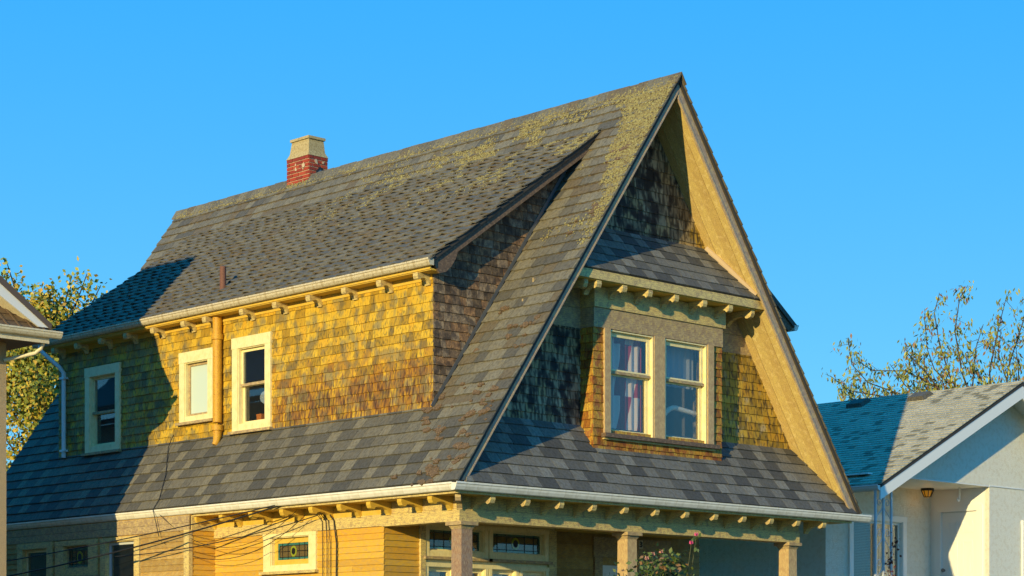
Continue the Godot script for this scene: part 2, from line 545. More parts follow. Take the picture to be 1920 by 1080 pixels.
	M.white = plain(rgb(226, 226, 222), 0.5)
	M.pipe_yellow = tri_mat(paint(256, 256, rgb(206, 156, 40), [[noise(256, 256, 0.05, 55, 1, 3), 0.5, 0.75, rgb(190, 136, 38), 0.7], [noise(256, 256, 0.13, 56), 0.68, 0.8, rgb(120, 66, 30), 0.8]]), 0.6, Vector3(0.7, 0.7, 0.7))
	M.rust = tri_mat(paint(256, 256, rgb(122, 82, 66), [[noise(256, 256, 0.08, 57), 0.45, 0.7, rgb(88, 56, 46), 0.8]]), 0.8, Vector3(0.4, 0.4, 0.4))
	# masonry
	var t_brick := paint(256, 256, rgb(196, 196, 196), [[noise(256, 256, 0.1, 58), 0.4, 0.75, rgb(240, 232, 226), 0.8], [noise(256, 256, 0.25, 59), 0.6, 0.8, rgb(140, 128, 124), 0.6]])
	M.brick = tints(t_brick, 0.9, Vector3(0.3, 0.3, 0.3), Vector3.ZERO, [rgb(196, 76, 50), rgb(178, 66, 48), rgb(206, 88, 58), rgb(166, 64, 50)])
	M.mortar = plain(rgb(190, 168, 140), 0.95)
	M.cap = tri_mat(paint(256, 256, rgb(182, 164, 120), [[noise(256, 256, 0.03, 60), 0.45, 0.7, rgb(164, 144, 100), 0.8], [noise(256, 256, 0.09, 61), 0.6, 0.75, rgb(110, 96, 72), 0.7]]), 0.95, Vector3(0.6, 0.6, 0.6))
	# neighbours
	M.stucco = tri_mat(paint(512, 512, rgb(246, 243, 228), [[fine, 0.45, 0.8, rgb(228, 222, 202), 0.7], [blot, 0.5, 0.8, rgb(232, 224, 202), 0.6]]), 0.95, Vector3(0.9, 0.9, 0.9))
	relief(M.stucco, 71, 0.08, 12.0)
	M.stucco_beige = tri_mat(paint(512, 512, rgb(190, 168, 130), [[noise(512, 512, 0.2, 72, 1, 1, 2), 0.45, 0.65, rgb(140, 116, 84), 0.8], [fine, 0.55, 0.75, rgb(212, 194, 158), 0.8]]), 0.95, Vector3(0.5, 0.5, 0.5))
	relief(M.stucco_beige, 73, 0.1, 6.0)
	M.white_paint = plain(rgb(232, 230, 224), 0.5)
	M.metal_brown = plain(rgb(96, 80, 68), 0.5)
	M.cream = tri_mat(paint(256, 256, rgb(222, 212, 182), [[noise(256, 256, 0.03, 74), 0.5, 0.75, rgb(204, 190, 154), 0.6], [noise(256, 256, 0.1, 75), 0.7, 0.82, rgb(150, 130, 96), 0.5]]), 0.6, Vector3(1.0, 1.0, 1.0))
	M.iron = plain(rgb(196, 200, 204), 0.5, 0.1)
	M.room = plain(rgb(92, 88, 84), 0.9)
	M.pane = glass(rgb(60, 66, 70), 0.12)
	M.pane_amber = glass(rgb(120, 104, 70), 0.6)
	M.pane_teal = glass(rgb(66, 128, 124), 0.7)
	M.pane_green = glass(rgb(150, 160, 50), 0.85)
	M.lead = plain(rgb(34, 34, 36), 0.5, 0.4)
	M.frosted = plain(rgb(196, 212, 204), 0.35)
	M.bark = tri_mat(t_brown, 0.95, Vector3(0.7, 0.7, 0.7), Vector3.ZERO, Color(0.62, 0.6, 0.6))
	M.leaf = plain(Color.WHITE, 0.6)
	M.leaf.vertex_color_use_as_albedo = true
	M.leaf.cull_mode = BaseMaterial3D.CULL_DISABLED
	M.leaf.backlight_enabled = true
	M.leaf.backlight = Color(0.35, 0.32, 0.12)
	M.cable = plain(rgb(24, 24, 26), 0.6)
	M.ground = tri_mat(paint(512, 512, rgb(74, 82, 46), [[mid, 0.45, 0.7, rgb(94, 92, 56), 0.7], [fine, 0.5, 0.8, rgb(56, 62, 34), 0.8]]), 1.0, Vector3(3, 3, 3))

# ------------------------------------------------------------------ scene
func _ready() -> void:
	var cam := Camera3D.new()
	cam.name = "camera"
	cam.projection = Camera3D.PROJECTION_FRUSTUM
	cam.near = 1.0
	cam.far = 600.0
	cam.size = 1080.0 / 3856.0
	cam.frustum_offset = Vector2(0, (1245.0 - 540.0) / 3856.0)
	add_child(cam)
	var ax := atan2(4018.0, 3856.0)
	cam.look_at_from_position(CAM, CAM + Vector3(cos(ax), 0, -sin(ax)), Vector3.UP)
	cam.current = true

	var env := Environment.new()
	env.background_mode = Environment.BG_SKY
	var sm := ProceduralSkyMaterial.new()
	sm.sky_top_color = Color(0.0, 0.345, 0.97).linear_to_srgb()
	sm.sky_horizon_color = Color(0.31, 0.85, 1.0).linear_to_srgb()
	sm.sky_curve = 0.12
	sm.ground_bottom_color = rgb(70, 72, 60)
	sm.ground_horizon_color = rgb(110, 130, 140)
	sm.sun_angle_max = 1.0
	var sky := Sky.new()
	sky.sky_material = sm
	env.sky = sky
	env.tonemap_mode = Environment.TONE_MAPPER_LINEAR
	env.tonemap_exposure = 1.05
	env.sdfgi_enabled = true
	env.ssao_enabled = true
	env.ssil_enabled = true
	var we := WorldEnvironment.new()
	we.name = "environment"
	we.environment = env
	add_child(we)
	var sun := DirectionalLight3D.new()
	sun.name = "sun"
	sun.light_color = Color(1.0, 0.905, 0.64)
	sun.light_energy = 1.6
	sun.light_angular_distance = 0.5
	sun.shadow_enabled = true
	add_child(sun)
	sun.look_at_from_position(Vector3.ZERO, Vector3(1, -0.215, -0.365), Vector3.UP)

	make_materials()
	var g := Geo.new()
	g.box(Vector3(-150, GY - 0.3, -200), Vector3(200, GY, 120))
	var ground := part(self, "ground", g, M.ground)
	ground.set_meta("kind", "structure")
	old_house()
	stucco_house()
	white_house()
	trees()
	small_things()

func fx(x: float) -> Array:      # a plane facing left (-x); u = z, v = y
	return [Vector3(x, 0, 0), Vector3(0, 0, 1), Vector3.UP, Vector3(-1, 0, 0)]

func fz(z: float) -> Array:      # a plane facing the street (+z); u = x, v = y
	return [Vector3(0, 0, z), Vector3.RIGHT, Vector3.UP, Vector3(0, 0, 1)]

func inner_of(r: Array, c: Array) -> Array:
	return [r[0] + c[0], r[1] + c[2], r[2] - c[0], r[3] - c[1]]

func ring(g: Geo, f: Array, r: Array, w: float, n0: float, n1: float) -> void:
	g.fbox(f, r[0], r[1], r[0] + w, r[3], n0, n1)
	g.fbox(f, r[2] - w, r[1], r[2], r[3], n0, n1)
	g.fbox(f, r[0] + w, r[1], r[2] - w, r[1] + w, n0, n1 - 0.002)
	g.fbox(f, r[0] + w, r[3] - w, r[2] - w, r[3], n0, n1 - 0.002)

func window(house: Node3D, f: Array, r: Array, c: Array, o: Dictionary) -> MeshInstance3D:
	var i := inner_of(r, c)
	var cm: Material = o.get("casing", M.casing)
	var sm: Material = o.get("sash", M.casing)
	var g := Geo.new()
	if not o.get("bare", false):
		g.fbox(f, r[0], r[1], i[0], i[3], -0.002, 0.05)
		g.fbox(f, i[2], r[1], r[2], i[3], -0.002, 0.05)
		g.fbox(f, r[0] - 0.01, i[3], r[2] + 0.01, r[3], -0.002, 0.056)
		g.fbox(f, i[0], r[1], i[2], i[1], -0.002, 0.044)
	ring(g, f, [i[0] - 0.004, i[1] - 0.004, i[2] + 0.004, i[3] + 0.004], 0.02, -0.13, 0.03)
	var win := part(house, "window", g, cm, o.get("label", ""))
	if not o.get("bare", false):
		g = Geo.new()
		g.fbox(f, r[0] - 0.05, r[1] - 0.045, r[2] + 0.05, r[1] + 0.004, -0.002, 0.11)
		part(win, "sill", g, o.get("sill", M.worn))
	var q := [i[0] + 0.018, i[1] + 0.018, i[2] - 0.018, i[3] - 0.018]
	var sw: float = o.get("sash_w", 0.05)
	if o.has("mid"):
		var md: float = o.mid
		for k in 2:
			var b: Array = [q[0], md - 0.02, q[2], q[3]] if k == 0 else [q[0], q[1], q[2], md + 0.02]
			var n1: float = -0.03 if k == 0 else -0.07
			g = Geo.new()
			ring(g, f, b, sw, n1 - 0.036, n1)
			var sash := part(win, "sash", g, sm)
			sash.set_meta("label", "upper sash" if k == 0 else "lower sash")
			g = Geo.new()
			g.fbox(f, b[0] + sw - 0.004, b[1] + sw - 0.004, b[2] - sw + 0.004, b[3] - sw + 0.004, n1 - 0.02, n1 - 0.015)
			part(win, "pane", g, o.get("pane", M.pane))
		g = Geo.new()
		g.fbox(f, q[0], md - 0.025, q[2], md + 0.025, -0.035, -0.012)
		part(win, "meeting_rail", g, o.get("rail", M.worn))
	elif o.get("stained", false):
		g = Geo.new()
		ring(g, f, q, sw, -0.08, -0.04)
		part(win, "sash", g, sm)
		stained(win, f, [q[0] + sw, q[1] + sw, q[2] - sw, q[3] - sw], -0.06)
	else:
		g = Geo.new()
		ring(g, f, q, sw, -0.08, -0.04)
		part(win, "sash", g, sm)
		g = Geo.new()
		g.fbox(f, q[0] + sw - 0.004, q[1] + sw - 0.004, q[2] - sw + 0.004, q[3] - sw + 0.004, -0.065, -0.06)
		part(win, "pane", g, o.get("pane", M.pane))
	return win

func stained(win: Node3D, f: Array, r: Array, n: float) -> void:
	var g := Geo.new()
	var t := 0.045
	g.fbox(f, r[0] + t, r[1] + t, r[2] - t, r[3] - t, n, n + 0.005)
	part(win, "pane", g, M.pane_amber, "amber leaded glass")
	for b in [[r[0], r[1], r[2], r[1] + t], [r[0], r[3] - t, r[2], r[3]], [r[0], r[1] + t, r[0] + t, r[3] - t], [r[2] - t, r[1] + t, r[2], r[3] - t]]:
		g = Geo.new()
		g.fbox(f, b[0], b[1], b[2], b[3], n, n + 0.006)
		part(win, "border_glass", g, M.pane_teal, "teal glass border strip")
	var cu: float = (r[0] + r[2]) * 0.5
	var cv: float = (r[1] + r[3]) * 0.5
	var rad: float = (r[3] - r[1]) * 0.34
	g = Geo.new()
	for k in 5:
		if k == 2:
			continue
		var u: float = lerpf(r[0] + t, r[2] - t, (k + 0.5) / 5.0)
		g.fbox(f, u - 0.006, r[1], u + 0.006, r[3], n - 0.002, n + 0.011)
	g.fbox(f, r[0], cv - 0.006, cu - rad, cv + 0.006, n - 0.002, n + 0.012)
	g.fbox(f, cu + rad, cv - 0.006, r[2], cv + 0.006, n - 0.002, n + 0.012)
	ring(g, f, [r[0] + t - 0.006, r[1] + t - 0.006, r[2] - t + 0.006, r[3] - t + 0.006], 0.012, n - 0.002, n + 0.012)
	part(win, "lead_came", g, M.lead)
	for k in 2:
		var poly := PackedVector2Array()
		var rr: float = rad * (1.0 if k == 0 else 0.62)
		for j in 16:
			poly.append(Vector2(cu + cos(TAU * j / 16) * rr * 0.85, cv + sin(TAU * j / 16) * rr))
		g = Geo.new()
		g.prism(poly, f, n + 0.004, n + 0.010 + 0.004 * k)
		part(win, "medallion", g, M.pane_green if k == 0 else M.lead)

func room(house: Node3D, f: Array, i: Array, deep: float) -> void:
	var g := Geo.new()
	var a: float = i[0] - 0.25
	var b: float = i[1] - 0.25
	var c: float = i[2] + 0.25
	var d: float = i[3] + 0.25
	var n0 := -0.17
	g.fbox(f, a, b, c, d, n0 - deep - 0.05, n0 - deep)
	g.fbox(f, a - 0.05, b, a, d, n0 - deep, n0)
	g.fbox(f, c, b, c + 0.05, d, n0 - deep, n0)
	g.fbox(f, a, b - 0.05, c, b, n0 - deep, n0)
	g.fbox(f, a, d, c, d + 0.05, n0 - deep, n0)
	part(house, "room_lining", g, M.room)

func gutter(parent: Node3D, called: String, a: Vector3, b: Vector3, out: Vector3, w: float, h: float, m: Material) -> void:
	var g := Geo.new()
	var d := (b - a)
	var p := PackedVector2Array([Vector2(0, -0.01), Vector2(w - 0.012, -0.02), Vector2(w - 0.012, 0), Vector2(w, 0), Vector2(w, -0.028), Vector2(w - 0.014, -0.038), Vector2(w - 0.02, -0.07), Vector2(w - 0.045, -h + 0.012), Vector2(w - 0.06, -h), Vector2(0, -h)])
	var f := [a, out, Vector3.UP, d.normalized()]
	g.prism(p, f, 0.0, d.length())
	part(parent, called, g, m)

func bracket(parent: Node3D, at: Vector3, out: Vector3, length: float, deep: float, thick: float, m: Material) -> void:
	var p := PackedVector2Array()
	for q in [[0, 0], [1, 0], [1.01, -0.3], [0.95, -0.55], [0.84, -0.64], [0.78, -0.6], [0.76, -0.5], [0.62, -0.42], [0.42, -0.45], [0.22, -0.62], [0.1, -0.9], [0.09, -1.0], [0, -1.0]]:
		p.append(Vector2(q[0] * length, q[1] * deep))
	var g := Geo.new()
	g.prism(p, [at, out, Vector3.UP, out.cross(Vector3.UP)], -thick * 0.5, thick * 0.5)
	part(parent, "bracket", g, m)

func clapboards(parent: Node3D, f: Array, u0: float, u1: float, v0: float, v1: float, e: float, mats: Array, holes: Array, sd: int) -> void:
	var R := RandomNumberGenerator.new()
	R.seed = sd
	var v := v1 - e
	while v > v0 - e:
		var segs := [[u0, u1]]
		for h in holes:
			if v + e * 0.5 > h[1] and v + e * 0.5 < h[3]:
				var next := []
				for s in segs:
					if h[0] > s[0]:
						next.append([s[0], minf(s[1], h[0])])
					if h[2] < s[1]:
						next.append([maxf(s[0], h[2]), s[1]])
				segs = next
		for s in segs:
			var a: float = s[0]
			while s[1] - a > 0.02:
				var b: float = minf(s[1], a + R.randf_range(1.6, 3.4))
				if s[1] - b < 0.5:
					b = s[1]
				var g := Geo.new()
				var q := []
				var k := R.randf_range(-0.003, 0.003)
				for c in [[a, v + k, 0.0], [b - 0.003, v + R.randf_range(-0.003, 0.003), 0.0], [b - 0.003, v + e + 0.01, 0.0], [a, v + e + 0.01, 0.0]]:
					q.append(f[0] + f[1] * c[0] + f[2] * c[1] + f[3] * c[2])
				for c in [[a, v + k, 0.022], [b - 0.003, v + k, 0.022 + R.randf_range(0, 0.006)], [b - 0.003, v + e + 0.01, 0.005], [a, v + e + 0.01, 0.005]]:
					q.append(f[0] + f[1] * c[0] + f[2] * c[1] + f[3] * c[2])
				g.hexa(q)
				part(parent, "clapboard", g, mats[R.randi() % mats.size()])
				a = b
		v -= e

func slope_pt(v: float, n: float) -> Vector2:      # a point of the left steep slope, in x and y
	return Vector2(v * CS - n * SN, v * SN + n * CS)

func flip(p: PackedVector2Array) -> PackedVector2Array:
	var o := PackedVector2Array()
	for q in p:
		o.append(Vector2(W - q.x, q.y))
	return o

# a strip of the left slope seen from the street, cut at the ridge
func rake_strip(v0: float, n_hi: float, n_lo: float) -> PackedVector2Array:
	return PackedVector2Array([slope_pt(v0, n_hi), slope_pt((RX + n_hi * SN) / CS, n_hi), slope_pt((RX + n_lo * SN) / CS, n_lo), slope_pt(v0 + 0.06, n_lo)])

func old_house() -> void:
	var house := thing("yellow_house", "old yellow shingled house with steep front gable, grey roof and porch", "house", Vector3(RX, GY, -7.5))
	var FL := [Vector3.ZERO, Vector3(0, 0, 1), Vector3(CS, SN, 0), Vector3(-SN, CS, 0)]
	var FR := [Vector3(W, 0, 0), Vector3(0, 0, -1), Vector3(-CS, SN, 0), Vector3(SN, CS, 0)]
	var L := 8.987
	var g := Geo.new()
	# --- steep left roof
	g.fbox(FL, -1.64, 0.03, 0.005, 8.92, -0.06, -0.005)
	g.fbox(FL, -15.05, 0.03, -13.2, 8.92, -0.06, -0.005)
	g.fbox(FL, -13.2, 0.03, -1.64, 1.70, -0.06, -0.005)
	g.fbox(FL, -13.2, 8.0, -1.64, 8.92, -0.06, -0.005)
	var roof := part(house, "steep_roof", g, M.deck)
	var pick := func(u, v, wi, R):
		var worn: float = 0.0
		if u > -1.7 and v > 1.5:
			worn = 0.55
		if v > 7.9:
			worn = 0.5
		if R.randf() < worn:
			return [3, 4, 5, 4][R.randi() % 4]
		if v > 1.68:
			return [2, 3, 3, 4, 1][R.randi() % 5]
		return [3, 2, 4][R.randi() % 3] if wi < 2 else [0, 1, 1, 2, 3][R.randi() % 5]
	var opt := {"e": 0.235, "th": 0.028, "lap": 0.025, "gap": 0.008, "jit": 0.004, "ws": [0.24, 0.3, 0.38, 0.44], "alternate": true, "mats": M.asph, "pick": pick, "seed": 101}
	# the skirt under the dormer, then the strip beside and above it
	lay(roof, "roof_shingle", FL, PackedVector2Array([Vector2(-15.07, 0.02), Vector2(0.025, 0.02), Vector2(0.025, 1.70), Vector2(-15.07, 1.70)]), [], opt)
	opt.seed = 102
	opt.most = 250
	opt.v0 = 1.645 - 0.235 * 7
	opt.curl = 0.008
	lay(roof, "rake_shingle", FL, rect(-1.66, 1.70, 0.025, L), [], opt)
	opt.seed = 103
	opt.curl = 0.012
	lay(roof, "upper_shingle", FL, rect(-15.07, 8.02, -1.66, L), [], opt)
	opt.curl = 0.0
	opt.most = 100
	opt.seed = 104
	lay(roof, "rear_shingle", FL, rect(-15.07, 1.70, -13.18, 8.02), [], opt)
	# --- right roof, seen only along its edge
	g = Geo.new()
	g.fbox(FR, -0.005, 0.03, 15.05, 8.92, -0.06, -0.005)
	var rroof := part(house, "far_roof", g, M.deck)
	opt.most = 120
	opt.seed = 105
	lay(rroof, "roof_shingle", FR, rect(-0.025, 0.02, 0.6, L), [], opt)
	g = Geo.new()
	g.fbox(FR, 0.6, 0.02, 15.07, 8.95, -0.004, 0.012)
	part(rroof, "roof_field", g, M.asph[1])
	# --- ridge caps
	var R := RandomNumberGenerator.new()
	R.seed = 7
	for i in 62:
		var z := 0.06 - i * 0.245
		if z < -10.15 and z > -10.8:
			continue
		g = Geo.new()
		var lift := R.randf_range(0.0, 0.014)
		var a := slope_pt(8.8 + R.randf_range(-0.02, 0.02), 0.03)
		var b := slope_pt(8.8, 0.012)
		var p := PackedVector2Array([a, Vector2(RX, RY + 0.062 + lift), Vector2(W - a.x, a.y), Vector2(W - b.x, b.y), Vector2(RX, RY + 0.02), b])
		g.prism(p, fz(z), -0.275, 0.0)
		part(roof, "ridge_cap", g, M.asph[[3, 3, 5, 4, 2][R.randi() % 5]])
	# --- front barge boards, soffit planks
	for s in 2:
		var m := func(p): return p if s == 0 else flip(p)
		g = Geo.new()
		g.prism(m.call(rake_strip(0.08, -0.045, -0.16 if s == 0 else -0.2)), fz(0), -0.075, -0.03)
		var barge := part(house, "barge_board", g, M.barge, "weathered barge board of the front gable")
		g = Geo.new()
		g.prism(m.call(rake_strip(0.05, -0.008, -0.05)), fz(0), -0.06, -0.012)
		part(barge, "crown_strip", g, M.barge)
		g = Geo.new()
		g.prism(m.call(rake_strip(0.1, -0.14, -0.168) if s == 0 else rake_strip(0.1, -0.185, -0.225)), fz(0), -0.06, -0.018)
		part(barge, "bead_strip", g, M.barge)
		for k in 4:
			g = Geo.new()
			var z0 := -0.078 - k * 0.195
			g.prism(m.call(rake_strip(0.12, -0.135 - 0.005 * (k % 2), -0.155 - 0.008 * (k % 2))), fz(0), z0 - 0.189, z0)
			part(house, "soffit_board", g, M.soffit if k % 2 == 0 else M.soffit_b)
	# back gable
	g = Geo.new()
	g.prism(PackedVector2Array([Vector2(0.8, 0.6), Vector2(9.6, 0.6), Vector2(RX, 6.9)]), fz(-14.5), -0.1, 0.0)
	g.box(Vector3(0.2, GY, -14.9), Vector3(9.8, 0.6, -14.8))
	g.box(Vector3(9.7, GY, -14.8), Vector3(9.8, -0.2, -3.6))
	part(house, "rear_wall", g, M.clap[0])
	gable(house)
	dormer(house)
	porch(house)
	lower_wall(house)
	chimney(house)
	moss(roof, FL)

func moss(roof: Node3D, FL: Array) -> void:
	var R := RandomNumberGenerator.new()
	R.seed = 77
	var fn := FastNoiseLite.new()
	fn.seed = 5
	fn.frequency = 0.55
	fn.fractal_octaves = 4
	var c := Geo.new()
	var pts := []
	for k in 6:
		pts.append(Vector3(cos(TAU * k / 6), sin(TAU * k / 6), 0))
	for k in 6:
		var a: Vector3 = pts[k]
		var b: Vector3 = pts[(k + 1) % 6]
		var a2 := a * 0.62 + Vector3(0, 0, 0.42)
		var b2 := b * 0.62 + Vector3(0, 0, 0.42)
		c.tri(a, b, b2); c.tri(a, b2, a2); c.tri(a2, b2, Vector3(0, 0, 0.6))
	var DF := [Vector3(0.633, 3.749, 0), Vector3(0, 0, 1), Vector3(0.820, 0.5723, 0), Vector3(-0.5723, 0.820, 0)]
	var sets := [["moss", [], []], ["leaf_litter", [], []]]
	var tries := 0
	while tries < 480000:
		tries += 1
		var steep := R.randf() < 0.45
		var f: Array = FL if steep else DF
		var u := R.randf_range(-13.6 if not steep else -15.0, 0.0)
		var v := R.randf_range(5.0, 8.99) if steep else R.randf_range(0.0, 4.85)
		if not steep and u > -1.32:
			continue
		if steep and u < -1.3 and v < 8.02:
			continue
		var k := fn.get_noise_2d(u, v + (20 if steep else 0)) 
		var dens := 0.0
		if steep:
			dens = ss(k, -0.12, 0.25) * ss(u, -9.0, -1.5) * ss(v, 5.4, 7.6)
			if u > -1.3:
				dens = ss(k, -0.18, 0.2) * ss(v, 5.0, 7.4) + 0.5 * ss(u, -0.35, -0.05) * ss(v, 4.2, 6.2)
			if v > 8.75:
				dens = maxf(dens, 0.3 + 0.5 * ss(k, -0.1, 0.3))
		else:
			dens = ss(k, -0.05, 0.28) * ss(v, 2.8, 4.7) * ss(u, -9.5, -3.0)
		var at: Vector3
		var sz := R.randf_range(0.008, 0.026)
		if R.randf() < dens:
			at = f[0] + f[1] * u + f[2] * v + f[3] * R.randf_range(0.012, 0.03)
			var col := Color(0.27, 0.225, 0.085).lerp(Color(0.15, 0.11, 0.055), R.randf()).lerp(Color(0.36, 0.33, 0.13), R.randf() * R.randf())
			var bs := Basis(f[1], f[2], f[3]) * Basis(Vector3(0, 0, 1), R.randf() * TAU) * Basis.from_scale(Vector3(sz, sz * R.randf_range(0.6, 1.0), sz * R.randf_range(0.5, 1.3)))
			sets[0][1].append(Transform3D(bs, at)); sets[0][2].append(col)
		elif R.randf() < (0.06 if not steep else 0.015):
			var e := 0.2 if not steep else 0.235
			v = floor(v / e) * e - R.randf_range(0.0, 0.02)
			if not steep and v < 0.0:
				continue
			at = f[0] + f[1] * u + f[2] * v + f[3] * R.randf_range(0.006, 0.014)
			sz *= 1.2
			var col2 := Color(0.20, 0.14, 0.06).lerp(Color(0.06, 0.04, 0.025), sqrt(R.randf()))
			var bs2 := Basis(f[1], f[2], f[3]) * Basis(Vector3(0, 0, 1), R.randf_range(-0.3, 0.3)) * Basis.from_scale(Vector3(sz * R.randf_range(0.8, 2.4), sz * 0.5, sz * 0.5))
			sets[1][1].append(Transform3D(bs2, at)); sets[1][2].append(col2)
	for s in sets:
		var mm := MultiMesh.new()
		mm.transform_format = MultiMesh.TRANSFORM_3D
		mm.use_colors = true
		mm.mesh = c.mesh(M.moss)
		mm.instance_count = s[1].size()
		for i in s[1].size():
			mm.set_instance_transform(i, s[1][i])
			mm.set_instance_color(i, s[2][i])
		var mi := MultiMeshInstance3D.new()
		mi.name = s[0]
		mi.multimesh = mm
		mi.set_meta("kind", "stuff")
		roof.add_child(mi, true)
	# torn places where the brown mat of the shingles shows
	var g := Geo.new()
	for k in 900:
		var u := R.randf_range(-2.2, -0.05)
		var v := R.randf_range(0.1, 3.2)
		var dn := ss(fn.get_noise_2d(u * 2.0 + 50.0, v * 2.0), 0.0, 0.3) * (1.0 - ss(v, 1.8, 3.2)) * ss(u + v * 0.3, -1.9, -1.2)
		if k > 620:
			v = R.randf_range(3.0, 7.6)
			u = R.randf_range(-1.3, -0.2)
			dn = 0.7 * ss(fn.get_noise_2d(u * 1.5 + 90.0, v * 1.5), 0.05, 0.3)
		if R.randf() > dn:
			continue
		if R.randf() < 0.6:
			v = floor(v / 0.235) * 0.235 + R.randf_range(-0.01, 0.03)
		var p := PackedVector2Array()
		var m := 11
		var rr := R.randf_range(0.02, 0.075)
		var ph := R.randf() * TAU
		for i in m:
			var q := rr * R.randf_range(0.35, 1.15)
			p.append(Vector2(u + cos(ph + TAU * i / m) * q * 1.7, v + sin(ph + TAU * i / m) * q))
		g.prism(p, FL, 0.004, R.randf_range(0.03, 0.044))
	part(roof, "torn_patches", g, M.mat_brown).set_meta("kind", "stuff")

func gable(house: Node3D) -> void:
	var z := -0.85
	var F := fz(z)
	var un := 0.26                                  # underside of the soffit below the roof plane, upright
	var xl := func(y): return (y + un) / S
	# --- skirt roof over the porch
	var K := [Vector3(0, 0, 0.03), Vector3.RIGHT, Vector3(0, 0.8137, -0.5812), Vector3(0, 0.5812, 0.8137)]
	var top := 1.52
	var g := Geo.new()
	var out := PackedVector2Array([Vector2(0.16, 0.0), Vector2(W - 0.16, 0.0), Vector2(W - xl.call(top * 0.8137), top), Vector2(xl.call(top * 0.8137), top)])
	g.prism(out, K, -0.06, -0.005)
	var skirt := part(house, "porch_roof", g, M.deck)
	var newer := func(_u, _v, wi, R): return [2, 3, 2][R.randi() % 3] if wi < 2 else [0, 1, 1, 2][R.randi() % 4]
	lay(skirt, "roof_shingle", K, out, [], {"e": 0.225, "th": 0.025, "lap": 0.02, "gap": 0.007, "jit": 0.003, "ws": [0.26, 0.3, 0.42, 0.48], "alternate": true, "mats": M.asph_new, "pick": newer, "seed": 201})
	# --- gable wall
	var bay_hole := [3.9, 1.12, 6.66, 2.82]
	g = wall_sheet(F, PackedVector2Array([Vector2(0.82, 0.9), Vector2(W - 0.82, 0.9), Vector2(RX, 7.06)]), [bay_hole], -0.13, -0.006)
	var wall := part(house, "gable_wall", g, M.gable[1])
	var pk := func(_u, _v, _wi, R): return R.randi() % 4
	var o := {"e": 0.15, "th": 0.018, "lap": 0.02, "gap": 0.005, "jit": 0.004, "ws": [0.13, 0.17, 0.21, 0.25], "mats": M.gable, "pick": pk, "seed": 202}
	var y0 := 1.17
	var y1 := 2.88
	lay(wall, "wall_shingle", F, PackedVector2Array([Vector2(xl.call(y0) + 0.01, y0), Vector2(W - xl.call(y0) - 0.01, y0), Vector2(W - xl.call(y1) - 0.01, y1), Vector2(xl.call(y1) + 0.01, y1)]), [rect(3.64, 0.0, 6.93, 3.0)], o)
	o.seed = 203
	o.e = 0.19
	o.ws = [0.2, 0.25, 0.3, 0.36]
	lay(wall, "gable_shingle", F, PackedVector2Array([Vector2(xl.call(4.6) + 0.01, 4.6), Vector2(W - xl.call(4.6) - 0.01, 4.6), Vector2(RX, 7.05)]), [], o)
	for b in [[2.88, 3.22], [3.225, 3.6]]:
		for s in 2:
			g = Geo.new()
			var a: float = xl.call(b[0]) + 0.005 if s == 0 else 6.9
			var c: float = 3.66 if s == 0 else W - xl.call(b[0]) - 0.005
			g.fbox(F, a, b[0], c, b[1], -0.005, 0.02 + 0.012 * (b[0] - 2.88))
			part(wall, "frieze_board", g, M.worn)
	# --- bay
	var B := fz(-0.55)
	var xa := 3.62
	var xb := 6.95
	g = wall_sheet(B, rect(xa, 0.7, xb, 3.6), [[3.98, 1.16, 5.14, 2.86], [5.38, 1.16, 6.56, 2.86]], -0.1, -0.006)
	g.box(Vector3(xa, 0.9, -0.85), Vector3(xa + 0.08, 3.6, -0.65))
	g.box(Vector3(xb - 0.08, 0.9, -0.85), Vector3(xb, 3.6, -0.65))
	var bay := part(house, "bay", g, M.bay[0])
	var bo := {"e": 0.145, "th": 0.022, "lap": 0.02, "gap": 0.005, "jit": 0.004, "ws": [0.12, 0.15, 0.19, 0.24], "mats": M.bay, "pick": pk, "seed": 211, "v0": 0.74}
	lay(bay, "shingle", B, rect(xa - 0.015, 0.76, 3.86, 2.9), [], bo)
	bo.seed = 212
	lay(bay, "shingle", B, rect(6.70, 0.76, xb + 0.012, 2.9), [], bo)
	bo.seed = 213
	lay(bay, "shingle", B, rect(3.86, 0.76, 6.70, 1.04), [], bo)
	bo.seed = 214
	lay(bay, "shingle", fx(xa), PackedVector2Array([Vector2(-0.84, 1.2), Vector2(-0.545, 0.78), Vector2(-0.545, 2.9), Vector2(-0.84, 2.9)]), [], bo)
	g = Geo.new()
	g.box(Vector3(xa - 0.02, 2.88, -0.84), Vector3(xb + 0.01, 3.215, -0.51))
	part(bay, "frieze_board", g, M.worn)
	g = Geo.new()
	g.box(Vector3(xa - 0.03, 3.22, -0.84), Vector3(xb + 0.06, 3.565, -0.485))
	part(bay, "frieze_board", g, M.trim)
	# windows in the bay: casing posts, then two double-hung windows
	for q in [[3.855, 4.0, 0.055], [5.12, 5.40, 0.045], [6.54, 6.70, 0.055]]:
		g = Geo.new()
		g.fbox(B, q[0], 1.08, q[1], 2.885, -0.004, q[2])
		part(bay, "window_post", g, M.worn_v)
	g = Geo.new()
	g.fbox(B, 3.80, 1.02, 6.78, 1.09, -0.004, 0.13)
	part(bay, "sill", g, M.barge_brown)
	g = Geo.new()
	g.fbox(B, 3.84, 0.985, 6.74, 1.02, -0.004, 0.06)
	part(bay, "sill_apron", g, M.trim)
	for q in [[4.0, 5.12], [5.40, 6.54]]:
		window(house, B, [q[0], 1.09, q[1], 2.885], [0.02, 0.02, 0.0], {"bare": true, "mid": 2.16, "sash_w": 0.075, "label": "tall sash window of the bay"})
	room(house, B, [3.95, 1.1, 6.6, 2.88], 1.5)
	# bay eave: soffit, fascia, brackets, small roof
	g = Geo.new()
	g.box(Vector3(xl.call(3.6), 3.575, -0.85), Vector3(W - xl.call(3.6), 3.605, -0.16))
	var eave := part(house, "bay_eave", g, M.yellow)
	g = Geo.new()
